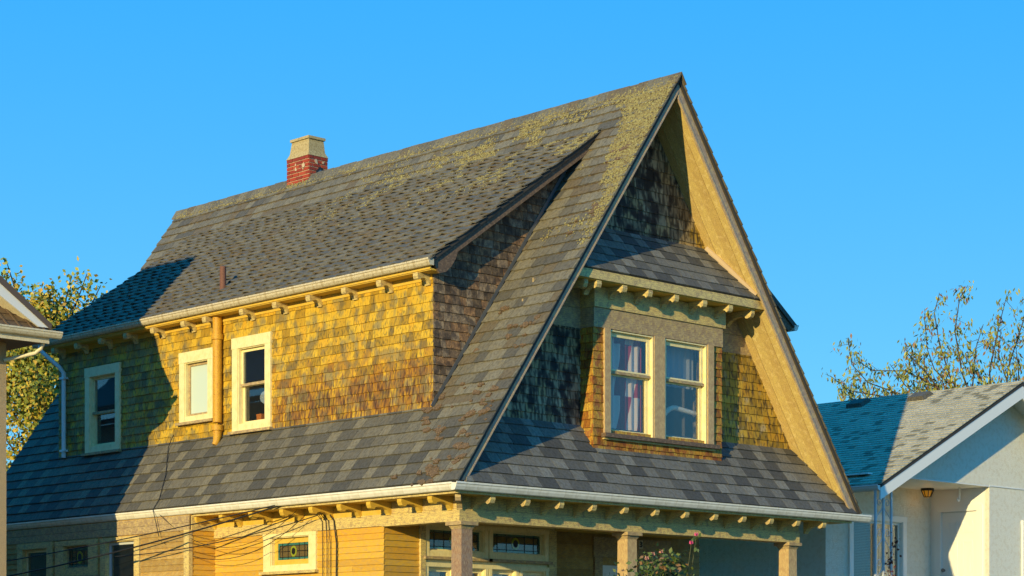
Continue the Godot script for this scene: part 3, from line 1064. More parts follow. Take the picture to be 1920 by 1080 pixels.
	g.box(Vector3(xl.call(3.66) - 0.04, 3.59, -0.16), Vector3(W - xl.call(3.66) + 0.04, 3.75, -0.12))
	part(eave, "fascia", g, M.trim)
	for x in [3.35, 3.98, 4.62, 5.3, 6.05, 6.75]:
		bracket(eave, Vector3(x, 3.575, -0.485), Vector3(0, 0, 1), 0.34, 0.2, 0.11, M.trim)
	bracket(eave, Vector3(7.42, 3.575, -0.83), Vector3(0, 0, 1), 0.64, 0.24, 0.09, M.trim)
	bracket(eave, Vector3(3.08, 3.575, -0.83), Vector3(0, 0, 1), 0.64, 0.24, 0.09, M.trim)
	var d := Vector3(0, 0.93, -0.75).normalized()
	var BF := [Vector3(0, 3.755, -0.10), Vector3.RIGHT, d, Vector3(0, -d.z, d.y)]
	var bt := 1.2
	var bp := PackedVector2Array([Vector2(xl.call(3.74), 0), Vector2(W - xl.call(3.74), 0), Vector2(W - xl.call(3.755 + bt * d.y), bt), Vector2(xl.call(3.755 + bt * d.y), bt)])
	g = Geo.new()
	g.prism(bp, BF, -0.04, -0.004)
	var br := part(house, "bay_roof", g, M.deck)
	lay(br, "roof_shingle", BF, bp, [], {"e": 0.215, "th": 0.018, "lap": 0.02, "gap": 0.007, "jit": 0.003, "ws": [0.26, 0.3, 0.4, 0.46], "alternate": true, "mats": M.asph_new, "pick": newer, "seed": 204})
	# mortar fillet where the bay roof meets the right soffit
	g = Geo.new()
	g.tube([Vector3(W - xl.call(3.8) - 0.05, 3.84, -0.16), Vector3(W - xl.call(4.3) - 0.04, 4.3, -0.5), Vector3(W - xl.call(4.68) - 0.03, 4.7, -0.83)], 0.05, 0.07, 6)
	part(br, "mortar_fillet", g, M.mortar)

func dormer(house: Node3D) -> void:
	var X := 0.97
	var F := fx(X)
	var wins := [[-12.145, 1.38, -10.887, 3.10], [-8.845, 1.715, -7.76, 3.045], [-7.16, 1.41, -5.998, 3.13]]
	var cs := [[0.165, 0.19, 0.12], [0.17, 0.2, 0.1], [0.17, 0.2, 0.12]]
	var open := []
	for i in 3:
		open.append(inner_of(wins[i], cs[i]))
	var g := wall_sheet(F, rect(-13.17, 1.1, -1.64, 3.62), open, -0.13, -0.006)
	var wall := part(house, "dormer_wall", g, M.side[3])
	var holes := []
	for w in wins:
		holes.append(rect(w[0] + 0.03, w[1] - 0.02, w[2] - 0.03, w[3] - 0.03))
	var pk := func(u, v, _wi, R):
		var zone := (1.0 - ss(v, 1.9, 2.6)) * ss(u, -7.0, -4.0)
		if R.randf() < 0.5 * zone:
			return 4 + R.randi() % 2
		return [0, 0, 1, 2, 3][R.randi() % 5]
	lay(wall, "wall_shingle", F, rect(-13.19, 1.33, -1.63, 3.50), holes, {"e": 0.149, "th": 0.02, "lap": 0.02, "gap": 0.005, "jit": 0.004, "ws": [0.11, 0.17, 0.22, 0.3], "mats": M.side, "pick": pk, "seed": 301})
	g = Geo.new()
	g.fbox(F, -13.17, 3.48, -1.65, 3.60, -0.004, 0.03)
	part(wall, "frieze_board", g, M.yellow)
	window(house, F, wins[0], cs[0], {"mid": 2.18, "label": "sash window nearest the rear of the house"})
	window(house, F, wins[1], cs[1], {"pane": M.frosted, "sash": M.worn, "label": "small window with a pale covered pane"})
	window(house, F, wins[2], cs[2], {"mid": 2.26, "label": "sash window right of the yellow pipe"})
	room(house, F, open[0], 1.6)
	room(house, F, open[1], 0.8)
	room(house, F, open[2], 1.6)
	# front cheek, bare brown shingles
	var C := fz(-1.64)
	var dy := func(x): return 3.749 + DS * (x - 0.633)
	var tri := PackedVector2Array([Vector2(X, X * S - 0.05), Vector2(4.5, 4.5 * S - 0.05), Vector2(4.5, dy.call(4.5) - 0.1), Vector2(X, dy.call(X) - 0.1)])
	g = Geo.new()
	g.prism(tri, C, -0.12, -0.006)
	var cheek := part(house, "dormer_cheek", g, M.brown[1])
	var pb := func(_u, _v, _wi, R): return R.randi() % 4
	lay(cheek, "cheek_shingle", C, PackedVector2Array([Vector2(X - 0.015, X * S + 0.02), Vector2(4.42, 4.42 * S + 0.02), Vector2(4.42, dy.call(4.42) - 0.08), Vector2(X - 0.015, dy.call(X) - 0.08)]), [], {"e": 0.149, "th": 0.02, "lap": 0.02, "gap": 0.006, "jit": 0.006, "ws": [0.12, 0.16, 0.2, 0.26], "mats": M.brown, "pick": pb, "seed": 302})
	# flashing in the angle between cheek and roof
	g = Geo.new()
	g.prism(PackedVector2Array([slope_pt(1.66, 0.03), slope_pt(7.9, 0.03), slope_pt(7.9, 0.09), slope_pt(1.66, 0.09)]), C, 0.018, 0.03)
	part(cheek, "flashing", g, M.flash)
	g = Geo.new()
	g.prism(tri, fz(-13.17), 0.0, 0.1)
	part(house, "dormer_cheek", g, M.brown[1])
	# roof
	var DF := [Vector3(0.633, 3.749, 0), Vector3(0, 0, 1), Vector3(0.820, 0.5723, 0), Vector3(-0.5723, 0.820, 0)]
	g = Geo.new()
	g.fbox(DF, -13.58, -0.02, -1.32, 4.95, -0.06, -0.005)
	var roof := part(house, "dormer_roof", g, M.deck)
	var pick := func(_u, v, _wi, R): return [2, 3, 3, 3, 5, 2][R.randi() % 6]
	lay(roof, "curled_shingle", DF, rect(-13.61, -0.05, -1.295, 4.93), [], {"e": 0.2, "th": 0.036, "lap": 0.07, "gap": 0.01, "jit": 0.014, "curl": 0.036, "ws": [0.3, 0.34, 0.4], "mats": M.asph, "pick": pick, "seed": 303})
	# barge board with a shaped tail
	var dp := func(v, k): return Vector2(0.633 + v * 0.820 - k * 0.5723, 3.749 + v * 0.5723 + k * 0.820)
	g = Geo.new()
	g.prism(PackedVector2Array([dp.call(0.02, -0.03), dp.call(4.85, -0.03), dp.call(4.62, -0.2), dp.call(0.62, -0.2), dp.call(0.52, -0.27), dp.call(0.36, -0.33), dp.call(0.2, -0.35), dp.call(0.06, -0.3)]), fz(0), -1.40, -1.36)
	var barge := part(house, "dormer_barge", g, M.barge_brown, "dark weathered barge board of the dormer with shaped tail")
	g = Geo.new()
	g.prism(PackedVector2Array([dp.call(-0.02, -0.008), dp.call(4.9, -0.008), dp.call(4.85, -0.07), dp.call(0.0, -0.07)]), fz(0), -1.37, -1.33)
	part(barge, "crown_strip", g, M.barge_brown)
	# eave: soffit, fascia, brackets, gutter
	g = Geo.new()
	g.box(Vector3(0.70, 3.575, -13.55), Vector3(X + 0.02, 3.605, -1.40))
	var eave := part(house, "dormer_eave", g, M.yellow)
	g = Geo.new()
	g.box(Vector3(0.68, 3.59, -13.55), Vector3(0.705, 3.735, -1.40))
	part(eave, "fascia", g, M.yellow)
	for z in [-12.95, -12.09, -11.21, -10.32, -9.39, -8.38, -7.69, -6.54, -5.56, -4.6, -3.62, -2.69, -1.75]:
		bracket(eave, Vector3(X - 0.02, 3.575, z), Vector3(-1, 0, 0), 0.28, 0.18, 0.12, M.trim)
	gutter(house, "dormer_gutter", Vector3(0.685, 3.75, -13.6), Vector3(0.685, 3.75, -1.31), Vector3(-1, 0, 0), 0.13, 0.115, M.gutter_old)
	# vent pipe
	g = Geo.new()
	g.tube([Vector3(1.236, 4.12, -7.876), Vector3(1.236, 4.6, -7.876)], 0.062, 0.06, 12)
	part(house, "vent_pipe", g, M.rust, "rusty vent pipe on the dormer roof")
	# soil pipe
	g = Geo.new()
	g.tube([Vector3(0.86, 3.58, -7.53), Vector3(0.86, 1.62, -7.53)], 0.088, 0.088, 14)
	var soil := part(house, "drain_pipe", g, M.pipe_yellow, "yellow painted rusty drain pipe on the side wall")
	for y in [3.2, 1.52]:
		g = Geo.new()
		g.tube([Vector3(0.86, y - 0.05, -7.53), Vector3(0.86, y + 0.05, -7.53)], 0.112, 0.112, 14)
		part(soil, "collar", g, M.pipe_yellow)
	g = Geo.new()
	g.tube([Vector3(0.86, 1.5, -7.53), Vector3(0.86, 1.36, -7.53), Vector3(0.85, 1.27, -7.54), Vector3(0.82, 1.2, -7.55)], 0.088, 0.06, 14)
	part(soil, "outlet", g, M.pipe_yellow)
	# white downspout at the rear
	g = Geo.new()
	g.tube([Vector3(0.62, 3.66, -13.35), Vector3(0.62, 3.56, -13.33), Vector3(0.84, 3.2, -12.96), Vector3(0.9, 3.08, -12.9), Vector3(0.9, 1.36, -12.9)], 0.045, 0.045, 10)
	var ds := part(house, "downspout", g, M.white, "white downspout at the rear of the dormer")
	for y in [2.98, 1.5]:
		g = Geo.new()
		g.box(Vector3(0.85, y - 0.02, -12.99), Vector3(0.97, y + 0.02, -12.82))
		part(ds, "strap", g, M.white)
	# the like dormer on the far side
	var far := PackedVector2Array()
	for q in [dp.call(-0.05, 0.01), dp.call(4.9, 0.01), dp.call(4.9, -0.08), dp.call(-0.05, -0.08)]:
		far.append(Vector2(W - q.x + 0.3, q.y))
	g = Geo.new()
	g.prism(far, fz(0), -13.6, -1.3)
	var fr := part(house, "far_dormer_roof", g, M.asph[1])
	g = Geo.new()
	g.box(Vector3(9.35, 1.2, -13.2), Vector3(9.45, 3.9, -1.6))
	g.prism(flip(tri), C, -0.12, 0.0)
	part(house, "far_dormer_wall", g, M.side[1])
	g = Geo.new()
	var fb := PackedVector2Array()
	for q in [dp.call(0.0, -0.08), dp.call(4.6, -0.08), dp.call(4.6, -0.22), dp.call(0.05, -0.22)]:
		fb.append(Vector2(W - q.x + 0.3, q.y))
	g.prism(fb, fz(0), -1.40, -1.34)
	part(fr, "barge_board", g, M.barge_brown)
	gutter(fr, "gutter", Vector3(10.03, 3.74, -1.3), Vector3(10.03, 3.74, -13.6), Vector3(1, 0, 0), 0.13, 0.115, M.gutter)

func chimney(house: Node3D) -> void:
	var a := Vector3(4.93, 6.7, -10.74)
	var b := Vector3(5.44, 7.74, -9.99)
	var g := Geo.new()
	g.box(a + Vector3(0.012, 0, 0.012), b - Vector3(0.012, 0.004, 0.012))
	var ch := part(house, "chimney", g, M.mortar, "red brick chimney with concrete top")
	ch.position += Vector3(0.2, 0.06, -0.25)
	var R := RandomNumberGenerator.new()
	R.seed = 9
	var e := 0.08
	for row in 13:
		var y := 6.7 + row * e
		for side in 4:
			var long := 0.75 if side % 2 == 0 else 0.51
			var t := 0.0 if (row + side) % 2 == 0 else 0.11
			var p := 0.0
			while p < long - 0.02:
				var l := minf(0.21 if not (p == 0.0 and t > 0.0) else 0.11, long - p)
				g = Geo.new()
				var d := R.randf_range(0.0, 0.008)
				var q0 := Vector3.ZERO
				var q1 := Vector3.ZERO
				if side == 0:
					q0 = Vector3(a.x - d, y + 0.009, a.z + p + 0.009); q1 = Vector3(a.x + 0.1, y + e - 0.009, a.z + p + l - 0.009)
				elif side == 2:
					q0 = Vector3(b.x - 0.1, y + 0.009, a.z + p + 0.009); q1 = Vector3(b.x + d, y + e - 0.009, a.z + p + l - 0.009)
				elif side == 1:
					q0 = Vector3(a.x + p + 0.011, y + 0.0095, b.z - 0.1); q1 = Vector3(a.x + p + l - 0.011, y + e - 0.0095, b.z + d)
				else:
					q0 = Vector3(a.x + p + 0.011, y + 0.0095, a.z - d); q1 = Vector3(a.x + p + l - 0.011, y + e - 0.0095, a.z + 0.1)
				g.box(q0, q1)
				part(ch, "brick", g, M.brick[R.randi() % 4])
				p += l
	# smears of old mortar on the brick faces
	g = Geo.new()
	for k in 12:
		var p2 := PackedVector2Array()
		var cu := R.randf_range(-10.7, -10.05) if k < 8 else R.randf_range(5.0, 5.4)
		var cv := R.randf_range(7.45, 7.72) if k % 2 == 0 else R.randf_range(6.98, 7.15)
		var rr := R.randf_range(0.02, 0.05)
		for i in 9:
			var q := rr * R.randf_range(0.5, 1.3)
			p2.append(Vector2(cu + cos(TAU * i / 9) * q, cv + sin(TAU * i / 9) * q * 1.3))
		if k < 8:
			g.prism(p2, fx(4.93), 0.004, 0.012)
		else:
			g.prism(p2, fz(-9.99), 0.004, 0.012)
	part(ch, "mortar_smears", g, M.mortar).set_meta("kind", "stuff")
	# concrete flue block
	g = Geo.new()
	var lo := [Vector3(4.92, 7.735, -10.75), Vector3(5.45, 7.735, -10.75), Vector3(5.45, 7.735, -9.98), Vector3(4.92, 7.735, -9.98)]
	var mid := [Vector3(4.95, 7.84, -10.66), Vector3(5.38, 7.84, -10.66), Vector3(5.38, 7.84, -10.01), Vector3(4.95, 7.84, -10.01)]
	var hi := [Vector3(4.95, 8.09, -10.58), Vector3(5.34, 8.09, -10.58), Vector3(5.34, 8.09, -10.01), Vector3(4.95, 8.09, -10.01)]
	g.hexa(lo + mid)
	g.hexa(mid + hi)
	part(ch, "flue_block", g, M.cap)
	g = Geo.new()
	g.box(Vector3(4.92, 8.085, -10.61), Vector3(5.37, 8.14, -10.32))
	g.box(Vector3(4.92, 8.085, -10.30), Vector3(5.37, 8.14, -9.98))
	part(ch, "flue_lip", g, M.cap)
	g = Geo.new()
	g.prism(PackedVector2Array([Vector2(4.86, 6.98), Vector2(5.06, 7.2), Vector2(5.12, 7.36), Vector2(5.22, 7.46), Vector2(5.32, 7.42), Vector2(5.34, 7.36), Vector2(5.2, 7.3)]), fz(-9.99), 0.004, 0.02)
	part(ch, "flashing", g, M.flash)
	g = Geo.new()
	g.prism(PackedVector2Array([Vector2(4.9, 7.02), Vector2(5.05, 7.28), Vector2(5.14, 7.44), Vector2(5.22, 7.53), Vector2(5.33, 7.47), Vector2(5.37, 7.4), Vector2(5.2, 7.36), Vector2(5.0, 7.12)]), fz(-9.99), 0.002, 0.014)
	g.bar(Vector3(4.915, 7.02, -10.75), Vector3(4.915, 7.02, -9.98), 0.05, 0.06, Vector3.UP)
	part(ch, "tar_seal", g, M.tar)

func porch(house: Node3D) -> void:
	var g := Geo.new()
	# gutter, fascia, soffit round the lower eave
	gutter(house, "front_gutter", Vector3(W + 0.32, 0.0, -0.1), Vector3(-0.03, 0.0, -0.1), Vector3(0, 0, 1), 0.13, 0.13, M.gutter)
	gutter(house, "side_gutter", Vector3(0.1, -0.001, -14.95), Vector3(0.1, -0.001, -0.098), Vector3(-1, 0, 0), 0.13, 0.128, M.gutter)
	g.box(Vector3(0.1, -0.17, -0.125), Vector3(W - 0.15, -0.03, -0.1))
	g.box(Vector3(0.1, -0.17, -14.9), Vector3(0.125, -0.03, -0.126))
	var eave := part(house, "lower_eave", g, M.trim)
	g = Geo.new()
	g.box(Vector3(0.126, -0.16, -0.62), Vector3(W - 0.15, -0.13, -0.126))
	g.box(Vector3(0.126, -0.16, -14.9), Vector3(0.62, -0.13, -0.621))
	part(eave, "soffit", g, M.yellow)
	for i in 12:
		bracket(eave, Vector3(0.9 + i * 0.778, -0.16, -0.6), Vector3(0, 0, 1), 0.46, 0.22, 0.105, M.trim)
	for z in [-7.37, -6.58, -5.7, -4.81, -4.0, -3.24, -2.47, -1.69, -0.95]:
		bracket(eave, Vector3(0.6, -0.16, z + 0.15), Vector3(-1, 0, 0), 0.46, 0.22, 0.105, M.yellow)
	bracket(eave, Vector3(0.62, -0.16, -0.62), Vector3(-1, 0, 1).normalized(), 0.62, 0.22, 0.09, M.worn)
	# beam over the columns
	g = Geo.new()
	g.box(Vector3(0.6, -0.355, -0.84), Vector3(9.26, -0.16, -0.6))
	var beam := part(house, "porch_beam", g, M.trim)
	g = Geo.new()
	g.box(Vector3(0.58, -0.56, -0.85), Vector3(9.27, -0.36, -0.58))
	part(beam, "lower_board", g, M.trim)
	g = Geo.new()
	g.box(Vector3(0.6, -0.355, -2.5), Vector3(0.84, -0.161, -0.841))
	g.box(Vector3(0.58, -0.56, -2.5), Vector3(0.85, -0.36, -0.851))
	part(beam, "side_board", g, M.trim)
	for x in [0.64, 4.53, 8.97]:
		g = Geo.new()
		var w := 0.235
		var c := Vector3(x + w * 0.5, 0, -0.6 - w * 0.5)
		var t := w * 0.5
		var q := w * 0.56
		g.hexa([c + Vector3(-q, -3.3, -q), c + Vector3(q, -3.3, -q), c + Vector3(q, -3.3, q), c + Vector3(-q, -3.3, q), c + Vector3(-t, -0.66, -t), c + Vector3(t, -0.66, -t), c + Vector3(t, -0.66, t), c + Vector3(-t, -0.66, t)])
		var col := part(house, "porch_column", g, M.column if x < 1.0 else M.worn_v)
		g = Geo.new()
		var a := w * 0.52
		var b := w * 0.66
		g.hexa([c + Vector3(-a, -0.68, -a), c + Vector3(a, -0.68, -a), c + Vector3(a, -0.68, a), c + Vector3(-a, -0.68, a), c + Vector3(-b, -0.62, -b), c + Vector3(b, -0.62, -b), c + Vector3(b, -0.62, b), c + Vector3(-b, -0.62, b)])
		b = w * 0.8
		g.box(c + Vector3(-b, -0.621, -b), c + Vector3(b, -0.562, b))
		part(col, "capital", g, M.worn)
	# ceiling, floor, foundation
	g = Geo.new()
	g.box(Vector3(0.85, -0.36, -3.55), Vector3(9.26, -0.33, -0.86))
	part(house, "porch_ceiling", g, M.yellow)
	g = Geo.new()
	g.box(Vector3(0.3, -3.45, -3.6), Vector3(9.8, -3.3, -0.35))
	g.box(Vector3(0.5, GY, -3.5), Vector3(9.6, -3.45, -0.5))
	part(house, "porch_floor", g, M.barge_brown)
	# wall of windows behind the first columns
	var F := fz(-2.49)
	var tr := [[1.5, -1.02, 2.96, -0.45], [2.98, -1.02, 4.44, -0.45]]
	var lw := [[1.5, -2.5, 2.22, -1.12], [2.24, -2.5, 2.96, -1.12], [2.98, -2.5, 3.7, -1.12], [3.72, -2.5, 4.44, -1.12]]
	var open := []
	for r in tr:
		open.append(inner_of(r, [0.09, 0.07, 0.1]))
	for r in lw:
		open.append(inner_of(r, [0.07, 0.07, 0.07]))
	g = wall_sheet(F, rect(1.386, -3.3, 4.64, -0.36), open, -0.12, 0.0)
	g.box(Vector3(4.54, -3.3, -3.55), Vector3(4.64, -0.36, -2.611))
	part(house, "front_wall", g, M.casing)
	for r in tr:
		window(house, F, r, [0.09, 0.07, 0.1], {"stained": true, "sash_w": 0.02, "label": "stained glass transom under the porch"})
	for r in lw:
		var win := window(house, F, r, [0.07, 0.07, 0.07], {"sash_w": 0.06})
		g = Geo.new()
		g.fbox(F, r[0] + 0.1, r[1] + 0.1, r[0] + 0.46, r[3] - 0.1, -0.115, -0.11)
		part(win, "blind", g, M.cream)
	room(house, F, [1.5, -2.5, 4.44, -0.5], 1.2)
	g = Geo.new()
	g.fbox(F, 1.386, -3.3, 1.5, -0.45, 0.0, 0.06)
	g.fbox(F, 4.45, -3.3, 4.64, -0.45, 0.0, 0.05)
	part(house, "window_post", g, M.trim)
	g = Geo.new()
	g.fbox(F, 0.62, -3.3, 1.386, -0.36, -0.1, -0.002)
	var stub := part(house, "corner_wall", g, M.clap[0])
	clapboards(stub, F, 0.63, 1.386, -3.3, -0.36, 0.105, M.clap, [], 41)
	# recess with the front door
	var D := fz(-3.55)
	g = wall_sheet(D, rect(4.64, -3.3, 9.8, -0.33), [[6.95, -3.3, 7.95, -0.95]], -0.12, -0.002)
	var rec := part(house, "recess_wall", g, M.clap_old[0])
	clapboards(rec, D, 4.66, 9.8, -3.3, -0.36, 0.115, M.clap_old, [[6.72, -3.4, 8.9, -0.42]], 42)
	g = Geo.new()
	g.fbox(D, 6.74, -3.3, 6.95, -0.8, 0.0, 0.05)
	g.fbox(D, 7.95, -3.3, 8.16, -0.8, 0.0, 0.05)
	g.fbox(D, 6.7, -0.8, 8.9, -0.42, 0.0, 0.055)
	g.fbox(D, 8.16, -3.3, 8.9, -0.8, 0.0, 0.03)
	part(rec, "door_frame", g, M.worn)
	g = Geo.new()
	g.fbox(D, 6.95, -3.3, 7.95, -0.95, -0.06, -0.02)
	g.fbox(D, 7.08, -1.9, 7.82, -1.1, -0.02, -0.008)
	var door := part(house, "front_door", g, M.white_paint)
	g = Geo.new()
	g.tube([Vector3(7.86, -2.35, -3.57), Vector3(7.86, -2.35, -3.5)], 0.03, 0.035, 10)
	part(door, "knob", g, M.flash)
	g = Geo.new()
	g.fbox(D, 7.95, -0.6, 8.07, -0.44, 0.055, 0.063)
	var plate := part(house, "number_plate", g, M.cream, "small pale plate with the number 3")
	var tm := TextMesh.new()
	var sf := SystemFont.new()
	sf.font_names = PackedStringArray(["Droid Sans"])
	sf.font_weight = 700
	tm.font = sf
	tm.text = "3"
	tm.font_size = 64
	tm.pixel_size = 0.0024
	tm.depth = 0.012
	var ti := MeshInstance3D.new()
	ti.name = "digit"
	tm.material = M.cable
	ti.mesh = tm
	plate.add_child(ti, true)
	ti.position = Vector3(8.01, -0.52, -3.55 + 0.07)

func lower_wall(house: Node3D) -> void:
	var F := fx(0.62)
	# frieze along the side
	var g := Geo.new()
	g.box(Vector3(0.6, -0.355, -7.26), Vector3(0.72, -0.161, -2.501))
	var fr := part(house, "side_frieze", g, M.yellow)
	g = Geo.new()
	g.box(Vector3(0.58, -0.55, -7.26), Vector3(0.72, -0.357, -2.501))
	part(fr, "lower_board", g, M.trim)
	var r := [-5.744, -1.22, -4.248, -0.552]
	var c := [0.2, 0.06, 0.1]
	g = wall_sheet(F, rect(-7.26, GY, -2.49, -0.5), [inner_of(r, c)], -0.12, -0.003)
	var wall := part(house, "side_wall", g, M.clap[0])
	clapboards(wall, F, -7.26, -2.47, GY + 0.2, -0.55, 0.105, M.clap, [[r[0] + 0.02, r[1], r[2] - 0.02, r[3]]], 51)
	window(house, F, r, c, {"stained": true, "sash": M.yellow, "sash_w": 0.09, "sill": M.trim, "label": "small stained glass window in the yellow clapboard wall"})
	room(house, F, inner_of(r, c), 1.0)
	# the rear part stands forward under the eave
	var X := 0.05
	var B := fx(X)
	var wins := [[-13.2, -2.3, -11.88, -0.43], [-11.76, -1.14, -10.27, -0.44], [-10.14, -2.2, -8.81, -0.45]]
	var cs := [[0.2, 0.12, 0.1], [0.3, 0.1, 0.14], [0.18, 0.07, 0.1]]
	var open := []
	for i in 3:
		open.append(inner_of(wins[i], cs[i]))
	g = wall_sheet(B, rect(-14.85, GY, -7.26, -0.13), open, -0.12, -0.003)
	g.box(Vector3(0.06, GY, -7.4), Vector3(0.72, -0.13, -7.263))
	var rear := part(house, "rear_side_wall", g, M.clap_old[0])
	var holes := []
	for w in wins:
		holes.append([w[0] + 0.02, w[1], w[2] - 0.02, w[3]])
	clapboards(rear, B, -14.85, -7.38, GY + 0.2, -0.40, 0.105, M.clap_old, holes, 52)
	clapboards(rear, fz(-7.26), 0.1, 0.62, GY + 0.2, -0.40, 0.105, M.clap, [], 53)
	g = Geo.new()
	g.box(Vector3(0.02, GY, -7.40), Vector3(0.10, -0.41, -7.235))
	part(rear, "corner_board", g, M.trim)
	for b in [[-14.8, -9.9, -0.28, -0.15], [-9.89, -7.24, -0.28, -0.15], [-14.8, -11.0, -0.42, -0.285], [-10.99, -7.24, -0.42, -0.285]]:
		g = Geo.new()
		g.fbox(B, b[0], b[2], b[1], b[3], 0.0, 0.028 + 0.004 * (b[2] + 0.42))
		part(rear, "frieze_board", g, M.worn)
	g = Geo.new()
	g.box(Vector3(0.08, -0.42, -7.263), Vector3(0.6, -0.16, -7.225))
	part(rear, "frieze_board", g, M.trim)
	window(house, B, wins[0], cs[0], {"mid": -1.4, "casing": M.trim, "label": "lower window nearest the rear corner"})
	window(house, B, wins[1], cs[1], {"stained": true, "casing": M.trim, "sash": M.worn, "sash_w": 0.03, "label": "lower stained glass window in the shade"})
	window(house, B, wins[2], cs[2], {"mid": -1.5, "casing": M.trim, "sash": M.iron, "label": "lower window half in sun"})
	for i in 3:
		room(house, B, open[i], 1.0)
	g = Geo.new()
	g.tube([Vector3(0.0, -0.1, -14.1), Vector3(-0.02, -0.3, -14.1), Vector3(-0.02, GY + 0.2, -14.1)], 0.045, 0.045, 8)
	part(house, "downspout", g, M.white, "white downspout at the rear corner of the lower wall")

# ------------------------------------------------------------------ left neighbour
func stucco_house() -> void:
	var h := thing("stucco_house", "beige stucco house at the left edge with white rake board", "house", Vector3(-7.5, GY, -14))
	var tip := Vector2(-2.43, 3.10)
	var rx := -6.9
	var kn := Vector2(-3.5, 3.86)        # added flare: the steeper unseen slope above is shaped for its cast shadow
	var ry := 7.8  # unseen ridge, height set by the shadow wanted on the yellow house
	var zf := -7.85
	var zb := -18.6
	var g := Geo.new()
	g.box(Vector3(-10.85, GY, -18.4), Vector3(-2.955, 2.78, -8.5))
	part(h, "wall", g, M.stucco_beige)
	g = Geo.new()
	g.prism(PackedVector2Array([Vector2(-10.8, 2.78), Vector2(-3.0, 2.78), Vector2(-3.0, 3.3), Vector2(-3.5, 3.6), Vector2(rx, ry - 0.4), Vector2(-10.3, 3.6), Vector2(-10.8, 3.3)]), fz(-8.48), -0.15, 0.0)
	part(h, "gable_wall", g, M.stucco_beige)
	for k in 2:
		var m := func(p):
			if k == 0:
				return p
			var o := PackedVector2Array()
			for q in p:
				o.append(Vector2(2 * rx - q.x, q.y))
			return o
		g = Geo.new()
		g.prism(m.call(PackedVector2Array([tip, kn, Vector2(rx, ry), Vector2(rx, ry - 0.15), kn + Vector2(0, -0.13), tip + Vector2(-0.02, -0.1)])), fz(0), zb, zf)
		var roof := part(h, "roof", g, M.metal_brown)
		g = Geo.new()
		g.prism(m.call(PackedVector2Array([tip + Vector2(-0.04, -0.07), kn + Vector2(0, -0.1), Vector2(rx, ry - 0.13), Vector2(rx, ry - 0.42), kn + Vector2(0, -0.34), tip + Vector2(-0.26, -0.07)])), fz(0), zf - 0.06, zf - 0.02)
		part(roof, "rake_board", g, M.white_paint, "white painted rake board")
		g = Geo.new()
		g.prism(m.call(PackedVector2Array([tip + Vector2(-0.06, -0.12), kn + Vector2(0, -0.14), Vector2(rx, ry - 0.16), Vector2(rx, ry - 0.2), kn + Vector2(0, -0.18), tip + Vector2(-0.06, -0.15)])), fz(0), zb, zf - 0.061)
		part(roof, "soffit", g, M.cream)
	# pent roof across the gable foot
	var d := Vector3(0, 0.42, -0.56).normalized()
	var P := [Vector3(0, 2.97, -7.86), Vector3.RIGHT, d, Vector3(0, -d.z, d.y)]
	g = Geo.new()
	g.fbox(P, -11.3, 0.0, -2.5, 0.78, -0.04, 0.0)
	var pent := part(h, "pent_roof", g, M.metal_brown)
	for i in 40:
		g = Geo.new()
		var x := -2.55 - i * 0.24
		g.fbox(P, x - 0.03, 0.0, x, 0.78, 0.001, 0.022)
		part(pent, "rib", g, M.metal_brown)
	for i in 3:
		g = Geo.new()
		g.fbox(P, -11.3, 0.22 + i * 0.24, -2.52, 0.245 + i * 0.24, 0.001, 0.012)
		part(pent, "seam", g, M.metal_brown)
	gutter(h, "gutter", Vector3(-2.26, 2.975, -7.9), Vector3(-11.3, 2.975, -7.9), Vector3(0, 0, 1), 0.13, 0.12, M.cream)
	g = Geo.new()
	g.box(Vector3(-11.3, 2.76, -7.93), Vector3(-2.46, 2.88, -7.9))
	part(h, "fascia", g, M.cream)
	g = Geo.new()
	g.box(Vector3(-11.3, 2.79, -8.6), Vector3(-2.47, 2.815, -7.931))
	g.box(Vector3(-2.96, 2.79, -18.4), Vector3(-2.47, 2.815, -8.6))
	part(h, "soffit", g, M.metal_brown)
	g = Geo.new()
	g.tube([Vector3(-2.52, 2.82, -7.98), Vector3(-2.55, 2.68, -8.02), Vector3(-2.62, 2.6, -8.1), Vector3(-3.0, 2.48, -8.5)], 0.035, 0.035, 8)
	part(h, "downspout", g, M.cream)

